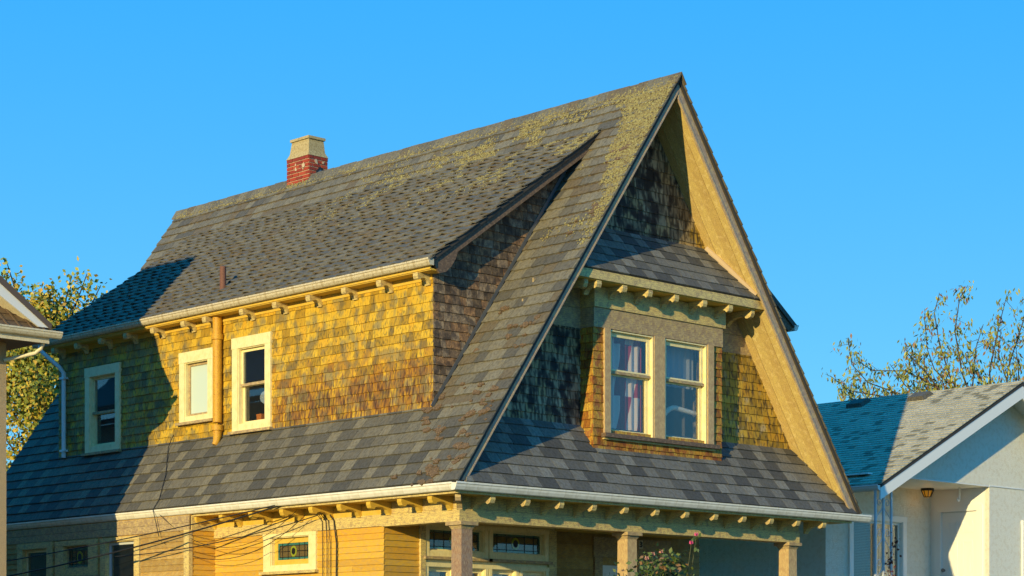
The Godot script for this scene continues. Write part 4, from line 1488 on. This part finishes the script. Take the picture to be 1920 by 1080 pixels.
# ------------------------------------------------------------------ right neighbour
func white_house() -> void:
	var h := thing("white_house", "white stucco house with low gable and iron porch post at right", "house", Vector3(18, GY, -8))
	var z1 := -1.914
	var zr := -3.466
	var xd := 17.704
	var xl := 13.826
	var ex := 12.856
	var ey := 0.84
	var rx := 18.11
	var ry := 3.41
	var s := (ry - ey) / (rx - ex)
	var zf := -1.314
	var zb := -15.0
	var back := 23.36
	var g := Geo.new()
	g.box(Vector3(xl, GY, -14.8), Vector3(xl + 0.12, 1.1, zr))
	part(h, "side_wall", g, M.stucco)
	var F := fz(zr)
	var r := [14.615, -1.9, 16.716, 0.44]
	var c := [0.14, 0.12, 0.14]
	g = wall_sheet(F, rect(xl + 0.12, GY, xd, 1.1), [inner_of(r, c)], -0.12, 0.0)
	part(h, "porch_wall", g, M.stucco)
	var win := window(h, F, r, c, {"casing": M.white_paint, "sash": M.white_paint, "sash_w": 0.05, "sill": M.white_paint, "label": "white framed porch window with blinds"})
	room(h, F, inner_of(r, c), 1.0)
	g = Geo.new()
	g.fbox(F, 15.62, -1.8, 15.68, 0.34, -0.09, -0.03)
	part(win, "mullion", g, M.white_paint)
	for k in 10:
		g = Geo.new()
		var u := 15.74 + k * 0.088
		g.prism(PackedVector2Array([Vector2(u, -1.75), Vector2(u + 0.08, -1.75), Vector2(u + 0.08, 0.3), Vector2(u, 0.3)]), F, -0.13 - 0.012 * (k % 2), -0.125 - 0.012 * (k % 2))
		part(win, "blind_slat", g, M.cream)
	g = Geo.new()
	for k in 60:
		g.fbox(F, 14.8, -1.78 + k * 0.035, 15.6, -1.76 + k * 0.035, -0.14, -0.125)
	part(win, "blind", g, plain(rgb(120, 124, 126), 0.7))
	# wing with the entrance door in its side
	var D := fx(xd)
	var door_r := [-3.178, -2.0, -2.233, 0.58]
	g = wall_sheet(D, rect(zr - 0.12, GY, z1 - 0.12, 1.1), [door_r], -0.12, 0.0)
	part(h, "entrance_wall", g, M.white_paint)
	g = wall_sheet(fz(z1), rect(xd, GY, 23.0, 1.1), [[19.07, -1.6, 20.3, 0.3]], -0.12, 0.0)
	part(h, "wing_wall", g, M.stucco)
	window(h, fz(z1), [19.0, -1.7, 20.37, 0.4], [0.07, 0.1, 0.1], {"casing": M.white_paint, "sash": M.white_paint})
	room(h, fz(z1), [19.07, -1.6, 20.3, 0.3], 1.0)
	g = Geo.new()
	g.fbox(D, -3.36, -2.0, -3.178, 0.58, 0.0, 0.03)
	g.fbox(D, -2.233, -2.0, -2.10, 0.58, 0.0, 0.03)
	g.fbox(D, -3.36, 0.58, -2.10, 0.72, 0.0, 0.035)
	part(h, "door_frame", g, M.white_paint)
	g = Geo.new()
	g.fbox(D, door_r[0], door_r[1], door_r[2], door_r[3] - 0.003, -0.08, -0.03)
	var door := part(h, "entrance_door", g, M.white_paint, "white panelled entrance door")
	for q in [[-3.05, 0.1, -2.77, 0.38], [-2.65, 0.1, -2.37, 0.38], [-3.05, -1.0, -2.77, -0.08], [-2.65, -1.0, -2.37, -0.08], [-3.05, -1.85, -2.77, -1.2], [-2.65, -1.85, -2.37, -1.2]]:
		g = Geo.new()
		ring(g, D, q, 0.04, -0.03, -0.018)
		g.fbox(D, q[0] + 0.06, q[1] + 0.06, q[2] - 0.06, q[3] - 0.06, -0.03, -0.02)
		part(door, "panel", g, M.white_paint)
	g = Geo.new()
	g.tube([Vector3(xd - 0.0, -0.73, -3.1), Vector3(xd - 0.06, -0.73, -3.1)], 0.03, 0.045, 12)
	part(door, "knob", g, M.flash)
	g = Geo.new()
	g.tube([Vector3(xd + 0.02, 0.03, -2.70), Vector3(xd - 0.01 + 0.03, 0.03, -2.70), Vector3(xd + 0.012, 0.03, -2.70)], 0.02, 0.02, 8)
	part(door, "peephole", g, M.cable)
	# gable wall over the porch, soffit
	g = Geo.new()
	g.prism(PackedVector2Array([Vector2(13.6, 1.115), Vector2(22.6, 1.115), Vector2(rx, ry - 0.22)]), fz(z1), -0.15, 0.012)
	part(h, "gable_wall", g, M.stucco)
	g = Geo.new()
	g.box(Vector3(13.2, 1.085, zr - 0.1), Vector3(xd + 0.02, 1.113, z1 + 0.012))
	part(h, "porch_soffit", g, M.white_paint)
	g = Geo.new()
	g.fbox(fz(z1), xd - 0.01, 1.095, 23.0, 1.125, 0.0, 0.02)
	part(h, "trim_strip", g, M.white_paint)
	# roof
	for k in 2:
		var m := func(p):
			if k == 0:
				return p
			var o := PackedVector2Array()
			for q in p:
				o.append(Vector2(2 * rx - q.x, q.y))
			return o
		g = Geo.new()
		g.prism(m.call(PackedVector2Array([Vector2(ex, ey), Vector2(rx, ry), Vector2(rx, ry - 0.1), Vector2(ex, ey - 0.09)])), fz(0), zb, zf)
		var roof := part(h, "roof", g, M.deck)
		g = Geo.new()
		g.prism(m.call(PackedVector2Array([Vector2(ex, ey - 0.07), Vector2(rx, ry - 0.1), Vector2(rx, ry - 0.38), Vector2(ex, ey - 0.34)])), fz(0), zf - 0.05, zf - 0.01)
		part(roof, "rake_board", g, M.white_paint, "white rake board")
		g = Geo.new()
		g.prism(m.call(PackedVector2Array([Vector2(ex + 0.1, ey - 0.1), Vector2(rx, ry - 0.16), Vector2(rx, ry - 0.2), Vector2(ex + 0.1, ey - 0.15)])), fz(0), zb, zf - 0.051)
		part(roof, "soffit", g, M.white_paint)
		if k == 0:
			var v := Vector3(1, s, 0).normalized()
			var RF := [Vector3(ex, ey, 0), Vector3(0, 0, 1), v, Vector3(-v.y, v.x, 0)]
			var len := Vector2(rx - ex, ry - ey).length()
			var pk := func(_u, _v, wi, R): return [2, 3, 2, 1][R.randi() % 4] if wi < 2 else [0, 1, 2][R.randi() % 3]
			lay(roof, "roof_shingle", RF, rect(zb, -0.03, zf + 0.02, len + 0.02), [], {"e": 0.145, "th": 0.014, "lap": 0.02, "gap": 0.004, "jit": 0.002, "ws": [0.34, 0.42, 0.2, 0.26], "alternate": true, "mats": M.asph_light, "pick": pk, "seed": 401})
			for q in [-5.5, -3.77]:
				g = Geo.new()
				var b := len - 0.62
				g.hexa([RF[0] + RF[1] * (q - 0.24) + v * b, RF[0] + RF[1] * (q + 0.24) + v * b, RF[0] + RF[1] * (q + 0.24) + v * (b + 0.42), RF[0] + RF[1] * (q - 0.24) + v * (b + 0.42),
					RF[0] + RF[1] * (q - 0.2) + v * (b + 0.02) + RF[3] * 0.11, RF[0] + RF[1] * (q + 0.2) + v * (b + 0.02) + RF[3] * 0.11, RF[0] + RF[1] * (q + 0.2) + v * (b + 0.34) + RF[3] * 0.11, RF[0] + RF[1] * (q - 0.2) + v * (b + 0.34) + RF[3] * 0.11])
				part(roof, "roof_vent", g, M.asph[1])
	gutter(h, "gutter", Vector3(ex + 0.02, ey - 0.03, zb), Vector3(ex + 0.02, ey - 0.03, zf - 0.02), Vector3(-1, 0, 0), 0.12, 0.12, M.white)
	g = Geo.new()
	g.box(Vector3(back, GY, -14.8), Vector3(back - 0.12, 0.9, z1 - 0.12))
	part(h, "side_wall", g, M.stucco)
	# wrought iron corner post
	g = Geo.new()
	for x in [12.82, 13.09, 13.36]:
		g.box(Vector3(x - 0.018, GY, -1.45), Vector3(x + 0.018, 0.7, -1.41))
	var post := part(h, "iron_post", g, M.iron, "wrought iron porch post with scrolls")
	for k in 14:
		var x0 := 12.82 + 0.27 * (k % 2) + 0.135
		var y0 := 0.55 - floorf(k / 2.0) * 0.62
		var dir := 1.0 if k % 2 == 0 else -1.0
		g = Geo.new()
		var pts := []
		for i in 15:
			var a := i * 0.55
			var rr := 0.10 * (1.0 - i / 17.0)
			pts.append(Vector3(x0 + dir * cos(a) * rr, y0 - 0.1 + sin(a) * rr, -1.43))
		g.tube(pts, 0.009, 0.007, 5)
		var lp := []
		for i in 7:
			var t := i / 6.0
			lp.append(Vector3(x0 + dir * (0.1 - 0.2 * t + 0.05 * sin(t * TAU)), y0 - 0.1 - t * 0.42, -1.43))
		g.tube(lp, 0.009, 0.009, 5)
		part(post, "scroll", g, M.iron)

# ------------------------------------------------------------------ plants
func leaf_mesh(length: float, width: float) -> ArrayMesh:
	var g := Geo.new()
	var a := Vector3.ZERO
	var b := Vector3(width * 0.5, length * 0.45, -width * 0.12)
	var c := Vector3(0, length, -length * 0.12)
	var d := Vector3(-width * 0.5, length * 0.45, -width * 0.12)
	g.tri(a, b, c); g.tri(a, c, d)
	return g.mesh(M.leaf)

func leaves(parent: Node3D, called: String, mesh: ArrayMesh, tr: Array, col: Array) -> void:
	var mm := MultiMesh.new()
	mm.transform_format = MultiMesh.TRANSFORM_3D
	mm.use_colors = true
	mm.mesh = mesh
	mm.instance_count = tr.size()
	for i in tr.size():
		mm.set_instance_transform(i, tr[i])
		mm.set_instance_color(i, col[i])
	var o := MultiMeshInstance3D.new()
	o.name = called
	o.multimesh = mm
	parent.add_child(o, true)
	o.position = -parent.position
	o.set_meta("kind", "stuff")

func twist(R: RandomNumberGenerator, droop: float) -> Basis:
	var up := Vector3(R.randfn(), R.randfn() - droop, R.randfn()).normalized()
	var side := up.cross(Vector3(R.randfn(), R.randfn(), R.randfn())).normalized()
	return Basis(side, up, side.cross(up))

func trees() -> void:
	var R := RandomNumberGenerator.new()
	R.seed = 500
	# full autumn tree behind the left of the house
	var base := Vector3(8.2, GY, -25.9)
	var t := thing("autumn_tree", "dense green and golden autumn tree behind the left of the house", "tree", base)
	var g := Geo.new()
	g.tube([base, base + Vector3(0.1, 2.5, 0), base + Vector3(-0.05, 5.2, 0.1), base + Vector3(0.1, 8.0, 0.0), base + Vector3(0.15, 10.8, 0.0)], 0.26, 0.03, 9)
	part(t, "trunk", g, M.bark)
	var tr := []
	var col := []
	g = Geo.new()
	var tops := []
	for i in 88:
		var y := R.randf_range(1.8, 10.0)
		var rad := 2.6 * sqrt(clampf(1.0 - pow((y - 5.4) / 6.0, 2.0), 0.08, 1.0))
		if y > 8.2:
			rad *= 0.75
		var an := R.randf() * TAU
		tops.append([Vector3(cos(an) * rad * R.randf_range(0.35, 1.0), y + 0.9, sin(an) * rad * R.randf_range(0.35, 1.0)), y])
	for q in [[-0.9, 11.75], [-0.75, 11.3], [-0.2, 11.0], [0.75, 11.45], [1.15, 11.5], [1.5, 11.2], [0.3, 10.9], [-1.4, 11.0]]:
		tops.append([Vector3(0.72, 0, 0.69) * q[0] + Vector3(0, q[1], 0), q[1] - 2.2])
	for q in tops:
		var tip: Vector3 = base + q[0] * 1.07
		var from := base + Vector3(0.05, maxf(1.5, q[1] - 0.8), 0)
		var md := from.lerp(tip, 0.55) + Vector3(0, 0.25, 0)
		g.tube([from, md, tip], 0.05, 0.012, 5, false)
		var tone := R.randf()
		var nn := 520 if q[0].y < 10.6 else 150
		for k in nn:
			var along := R.randf()
			var c0 := md.lerp(tip, along)
			var p := c0 + Vector3(R.randfn(), R.randfn() * 0.8, R.randfn()) * (0.42 if q[0].y < 10.6 else 0.2)
			tr.append(Transform3D(twist(R, 0.7).scaled(Vector3.ONE * R.randf_range(0.75, 1.3)), p))
			var cc := Color(0.14, 0.18, 0.02).lerp(Color(0.36, 0.35, 0.04), R.randf())
			if R.randf() < 0.15 + 0.5 * tone:
				cc = Color(0.55, 0.40, 0.04).lerp(Color(0.42, 0.22, 0.03), R.randf() * R.randf())
			col.append(cc)
	part(t, "limbs", g, M.bark)
	leaves(t, "crown", leaf_mesh(0.135, 0.095), tr, col)
	# thin tree behind the white house
	var b2 := Vector3(31.2, GY, -9.5)
	var t2 := thing("sparse_tree", "thin tree with drooping sparse leaves behind the white house", "tree", b2)
	var at := func(px, py, dd): return Vector3(26.46 + (px - 1535) * 0.01123, 5.323 + (720 - py) * 0.01556, -13.415 + (px - 1535) * 0.01077) + Vector3(0.692, 0, -0.722) * dd
	g = Geo.new()
	var fork: Vector3 = at.call(1870, 870, 0.0)
	g.tube([b2, b2.lerp(fork, 0.5) + Vector3(0.1, 0, 0), fork], 0.24, 0.15, 9)
	part(t2, "trunk", g, M.bark)
	g = Geo.new()
	tr = []
	col = []
	var limbs := [[[1790, 775], [1700, 748], [1620, 722], [1592, 690], [1580, 642]], [[1760, 725], [1700, 692], [1640, 690], [1612, 668]], [[1785, 705], [1767, 640], [1762, 580], [1770, 540]],
		[[1805, 700], [1790, 620], [1800, 560], [1812, 536]], [[1850, 700], [1860, 620], [1870, 565]], [[1885, 690], [1905, 600], [1917, 545]], [[1740, 752], [1660, 748], [1585, 738], [1548, 712]],
		[[1735, 700], [1702, 664], [1692, 642]], [[1930, 700], [1955, 600]], [[1825, 725], [1832, 650], [1850, 602]], [[1770, 735], [1722, 700], [1712, 640]], [[1800, 740], [1755, 690], [1742, 650], [1738, 582]],
		[[1870, 740], [1840, 690], [1815, 640]], [[1900, 740], [1880, 660], [1885, 610]], [[1700, 765], [1640, 752], [1600, 715]], [[1910, 760], [1905, 690], [1890, 640]], [[1760, 770], [1690, 728], [1660, 690]],
		[[1780, 760], [1745, 735], [1725, 690]], [[1840, 770], [1795, 735], [1775, 690]], [[1660, 770], [1610, 755], [1575, 725]], [[1740, 778], [1690, 768], [1650, 735]], [[1880, 775], [1860, 740], [1850, 680]]]
	for l in limbs:
		var dd := R.randf_range(-1.6, 1.6)
		var pts := [fork]
		for i in l.size():
			pts.append(at.call(l[i][0] + R.randf_range(-3, 3), l[i][1], dd * (i + 1.0) / l.size()))
		g.tube(pts, 0.03, 0.008, 5, false)
		for i in range(1, pts.size() - 0):
			var a: Vector3 = pts[i - 1]
			var b: Vector3 = pts[i]
			if i == 1:
				a = a.lerp(b, 0.55)
			var steps := int(a.distance_to(b) / 0.14) + 1
			for k in steps:
				var p: Vector3 = a.lerp(b, (k + R.randf()) / steps)
				var dir := Vector3(R.randfn(), R.randfn() * 0.7 + 0.3, R.randfn()).normalized()
				var tw := p + dir * R.randf_range(0.1, 0.42)
				g.tube([p, tw], 0.01, 0.004, 3, false)
				for n in R.randi_range(6, 14):
					tr.append(Transform3D(twist(R, 2.2).scaled(Vector3.ONE * R.randf_range(0.7, 1.25)), tw + Vector3(R.randfn(), R.randfn(), R.randfn()) * 0.1))
					var cc := Color(0.15, 0.18, 0.03).lerp(Color(0.38, 0.36, 0.06), R.randf())
					if R.randf() < 0.2:
						cc = Color(0.30, 0.15, 0.05).lerp(Color(0.16, 0.08, 0.04), R.randf())
					col.append(cc)
	part(t2, "limbs", g, M.bark)
	leaves(t2, "crown", leaf_mesh(0.16, 0.06), tr, col)
	# rose in front of the porch
	var b3 := Vector3(3.5, GY, 1.05)
	var rose := thing("rose_bush", "tall rose bush with pink blooms in front of the porch", "bush", b3)
	g = Geo.new()
	tr = []
	col = []
	var blooms := []
	var canes := [[-1.05, 3.05], [-0.5, 3.28], [-0.38, 3.35], [-0.2, 3.2], [-0.05, 3.12], [0.05, 3.3], [0.12, 3.42], [0.22, 3.38], [0.3, 3.2], [0.64, 3.58], [0.97, 3.74], [0.5, 3.22], [-0.7, 3.0], [0.7, 3.12]]
	for i in canes.size():
		var q = canes[i]
		var tip := b3 + Vector3(q[0], q[1], R.randf_range(-0.25, 0.25))
		var from := b3 + Vector3(q[0] * 0.25, 0, R.randf_range(-0.1, 0.1))
		var pts := [from, from.lerp(tip, 0.35) + Vector3(q[0] * 0.15, 0, 0), from.lerp(tip, 0.75), tip]
		g.tube(pts, 0.012, 0.005, 5, false)
		if i in [1, 2, 9, 10, 6]:
			blooms.append([tip, i])
		var hi := i == 9 or i == 10
		for k in (34 if hi else 260):
			var s := R.randf_range(0.45, 1.0)
			var p := from.lerp(tip, s) + Vector3(q[0] * 0.15 * (1.0 - s), 0, 0) + Vector3(R.randfn(), R.randfn(), R.randfn()) * (0.035 if hi and s > 0.82 else 0.10)
			tr.append(Transform3D(twist(R, 0.2).scaled(Vector3.ONE * R.randf_range(0.6, 1.2)), p))
			col.append(Color(0.03, 0.07, 0.015).lerp(Color(0.12, 0.16, 0.03), R.randf()) if R.randf() < 0.85 else Color(0.22, 0.12, 0.05))
	part(rose, "canes", g, plain(rgb(84, 82, 48), 0.8))
	leaves(rose, "foliage", leaf_mesh(0.095, 0.06), tr, col)
	for q in blooms:
		g = Geo.new()
		for k in 9:
			var a := TAU * k / 5.0 + k * 0.3
			var o := Vector3(cos(a), 0.55 + 0.1 * (k / 5), sin(a)) * (0.03 if k < 5 else 0.016)
			var c: Vector3 = q[0] + o
			var sd := Vector3(-sin(a), 0, cos(a)) * 0.02
			g.tri(q[0], c - sd, c + Vector3(0, 0.05, 0)); g.tri(q[0], c + Vector3(0, 0.05, 0), c + sd)
		part(rose, "bloom", g, plain(rgb(214, 84, 140) if q[1] > 8 else rgb(206, 150, 140), 0.6))
	# red-leaved creeper on the iron post
	var b4 := Vector3(13.25, GY, -1.32)
	var cr := thing("red_creeper", "dark red leafed creeper climbing the iron porch post", "vine", b4)
	g = Geo.new()
	var cp := []
	for i in 12:
		cp.append(b4 + Vector3(0.07 * sin(i * 1.7), i * 0.36, 0.03 * cos(i)))
	g.tube(cp, 0.012, 0.006, 5, false)
	part(cr, "stem", g, M.bark)
	tr = []
	col = []
	for k in 420:
		var s := pow(R.randf(), 0.8)
		var y := s * 4.3
		if y > 3.55 and R.randf() < 0.55:
			continue
		tr.append(Transform3D(twist(R, 0.4).scaled(Vector3.ONE * R.randf_range(0.7, 1.3)), b4 + Vector3(0.07 * sin(y / 0.36 * 1.7) + R.randfn() * 0.07, y, R.randfn() * 0.05)))
		col.append(Color(0.16, 0.03, 0.02).lerp(Color(0.09, 0.02, 0.015), R.randf()))
	leaves(cr, "foliage", leaf_mesh(0.07, 0.05), tr, col)

# ------------------------------------------------------------------ small things
func sag(a: Vector3, b: Vector3, drop: float, n := 16) -> Array:
	var o := []
	for i in n + 1:
		var t := float(i) / n
		o.append(a.lerp(b, t) - Vector3(0, drop * 4.0 * t * (1.0 - t), 0))
	return o

func small_things() -> void:
	var g := Geo.new()
	g.tube(sag(Vector3(0.1, -0.05, -4.2), Vector3(-1.15, -0.87, -11.7), 0.05), 0.01, 0.01, 6)
	single("service_cable", g, M.cable, "upper of two thick black cables running left from the eave", "cable", "service cables")
	g = Geo.new()
	g.tube(sag(Vector3(0.1, -0.06, -4.25), Vector3(-1.15, -1.16, -11.6), 0.08), 0.014, 0.014, 6)
	single("service_cable", g, M.cable, "lower and thicker of two black cables running left from the eave", "cable", "service cables")
	g = Geo.new()
	g.tube(sag(Vector3(0.45, -0.3, -4.05), Vector3(-0.4, -0.85, -9.0), 0.12), 0.009, 0.009, 6)
	single("service_cable", g, M.cable, "shorter black cable below the pair, in front of yellow clapboards", "cable", "service cables")
	g = Geo.new()
	g.tube(sag(Vector3(0.4, -0.28, -4.3), Vector3(0.02, -0.55, -8.2), 0.55), 0.006, 0.006, 5)
	single("thin_wire", g, M.cable, "thin slack wire looping low across the clapboard wall", "wire", "thin wires")
	g = Geo.new()
	g.tube(sag(Vector3(0.35, -0.2, -4.5), Vector3(-0.02, -0.1, -8.1), 0.62), 0.005, 0.005, 5)
	single("thin_wire", g, M.cable, "thin slack wire hanging under the gutter beside the cables", "wire", "thin wires")
	g = Geo.new()
	g.tube([Vector3(0.93, 1.52, -9.05), Vector3(0.85, 1.28, -9.1), Vector3(0.45, 0.70, -8.6), Vector3(0.1, 0.2, -8.3), Vector3(-0.05, 0.0, -8.28), Vector3(-0.04, -0.5, -8.1)], 0.008, 0.008, 5)
	single("roof_wire", g, M.cable, "thin wire lying down the lower roof below the small window", "wire")
	for k in 4:
		g = Geo.new()
		var z := -4.05 + [0.0, 0.1, 0.17, 0.32][k] as float
		g.tube([Vector3(0.5, -0.2, z - 0.15), Vector3(0.555, -0.4, z), Vector3(0.565, -0.8, z + 0.02 * k), Vector3(0.575, GY + 0.4, z)], 0.007 if k < 3 else 0.013, 0.007 if k < 3 else 0.013, 6)
		single("wall_cable", g, M.cable, ["leftmost thin black cable of the vertical bundle right of the stained window", "second black cable of the vertical bundle on the clapboards", "third black cable of the vertical bundle on the clapboards", "thickest black cable, rightmost of the vertical bundle on the clapboards"][k], "cable", "vertical wall cables")
	# curtain with red stripes in the bay
	var im := Image.create(64, 64, false, Image.FORMAT_RGB8)
	for y in 64:
		for x in 64:
			var k := fposmod((x + y * 0.35) / 64.0, 1.0)
			im.set_pixel(x, y, rgb(150, 26, 56) if k < 0.5 else rgb(222, 206, 196))
	var cm := tri_mat(ImageTexture.create_from_image(im), 0.9, Vector3(0.5, 0.9, 0.5))
	var red := sheet(4.25, 5.02, 1.22, 2.86, -0.73, 0.022, 5)
	single("striped_curtain", red, cm, "red and white striped curtain in the left bay window", "curtain")
	g = sheet(5.45, 6.5, 2.1, 2.86, -0.82, 0.012, 7)
	single("pale_blind", g, plain(rgb(150, 156, 164), 0.8), "pale grey blind in the right bay window", "blind")
	g = Geo.new()
	var sp := []
	for i in 13:
		var t := i / 12.0
		sp.append(Vector3(5.42 + t * 1.1, 1.3 + 0.42 * sin(minf(t * 2.2, 1.0) * PI * 0.5) - 0.12 * maxf(0.0, t - 0.45), -0.76))
	g.tube(sp, 0.05, 0.045, 7)
	single("white_drape", g, plain(rgb(226, 214, 190), 0.9), "white gathered drape arching across the right bay window", "drape")
	# fan and box in the side window
	var fan := thing("table_fan", "small round table fan behind the side window", "fan", Vector3(1.25, 1.5, -6.55))
	g = Geo.new()
	g.tube([Vector3(1.2, 2.02, -6.5), Vector3(1.24, 2.02, -6.52)], 0.12, 0.13, 18)
	part(fan, "head", g, plain(rgb(190, 186, 170), 0.2, 0.8))
	g = Geo.new()
	g.tube([Vector3(1.26, 1.95, -6.52), Vector3(1.26, 1.56, -6.52)], 0.02, 0.03, 8)
	g.tube([Vector3(1.26, 1.56, -6.52), Vector3(1.26, 1.53, -6.52)], 0.03, 0.1, 12)
	part(fan, "stand", g, M.cable)
	g = Geo.new()
	g.box(Vector3(1.2, 1.5, -6.78), Vector3(1.32, 1.72, -6.64))
	g.box(Vector3(1.195, 1.71, -6.785), Vector3(1.325, 1.735, -6.635))
	single("orange_box", g, plain(rgb(206, 120, 40), 0.7), "small orange box on the sill beside the fan", "box")
	# lamp and hooks under the white porch
	var lamp := thing("porch_lamp", "small lit amber lamp on the white porch ceiling", "lamp", Vector3(17.05, 1.085, -3.1))
	g = Geo.new()
	g.tube([Vector3(17.05, 1.085, -3.1), Vector3(17.05, 1.03, -3.1)], 0.15, 0.15, 14)
	g.tube([Vector3(17.05, 0.90, -3.1), Vector3(17.05, 0.885, -3.1)], 0.07, 0.06, 14)
	for k in 8:
		var e := Vector3(cos(TAU * k / 8), 0, sin(TAU * k / 8))
		g.bar(Vector3(17.05, 1.03, -3.1) + e * 0.135, Vector3(17.05, 0.89, -3.1) + e * 0.075, 0.012, 0.012, Vector3(0.1, 0, 1))
	part(lamp, "cage", g, M.lead)
	var am := plain(rgb(220, 150, 30), 0.3)
	am.emission_enabled = true
	am.emission = rgb(255, 170, 40)
	am.emission_energy_multiplier = 0.18
	g = Geo.new()
	g.tube([Vector3(17.05, 1.03, -3.1), Vector3(17.05, 0.9, -3.1)], 0.12, 0.065, 14)
	part(lamp, "amber_glass", g, am)
	var li := OmniLight3D.new()
	li.name = "glow"
	li.light_color = rgb(255, 180, 70)
	li.light_energy = 0.03
	li.light_size = 0.08
	li.omni_range = 8.0
	li.shadow_enabled = true
	lamp.add_child(li)
	li.position = Vector3(0, -0.24, 0)
	g = Geo.new()
	var hk := [Vector3(17.35, 1.085, -2.45), Vector3(17.34, 0.86, -2.45)]
	for i in 9:
		var a := PI * (0.0 + i / 8.0 * 1.15)
		hk.append(Vector3(17.30 + cos(a) * 0.045, 0.83 - sin(a) * 0.05, -2.45))
	g.tube(hk, 0.016, 0.014, 7)
	single("plant_hook", g, M.white_paint, "white plant hook hanging from the porch soffit", "hook")

func sheet(x0: float, x1: float, y0: float, y1: float, z: float, amp: float, waves: int) -> Geo:
	var g := Geo.new()
	var n := waves * 6
	for i in n:
		var a := lerpf(x0, x1, float(i) / n)
		var b := lerpf(x0, x1, float(i + 1) / n)
		var za := z + amp * sin(TAU * waves * i / n)
		var zb := z + amp * sin(TAU * waves * (i + 1) / n)
		g.hexa([Vector3(a, y0, za), Vector3(b, y0, zb), Vector3(b, y1, zb), Vector3(a, y1, za), Vector3(a, y0, za - 0.006), Vector3(b, y0, zb - 0.006), Vector3(b, y1, zb - 0.006), Vector3(a, y1, za - 0.006)])
	return g
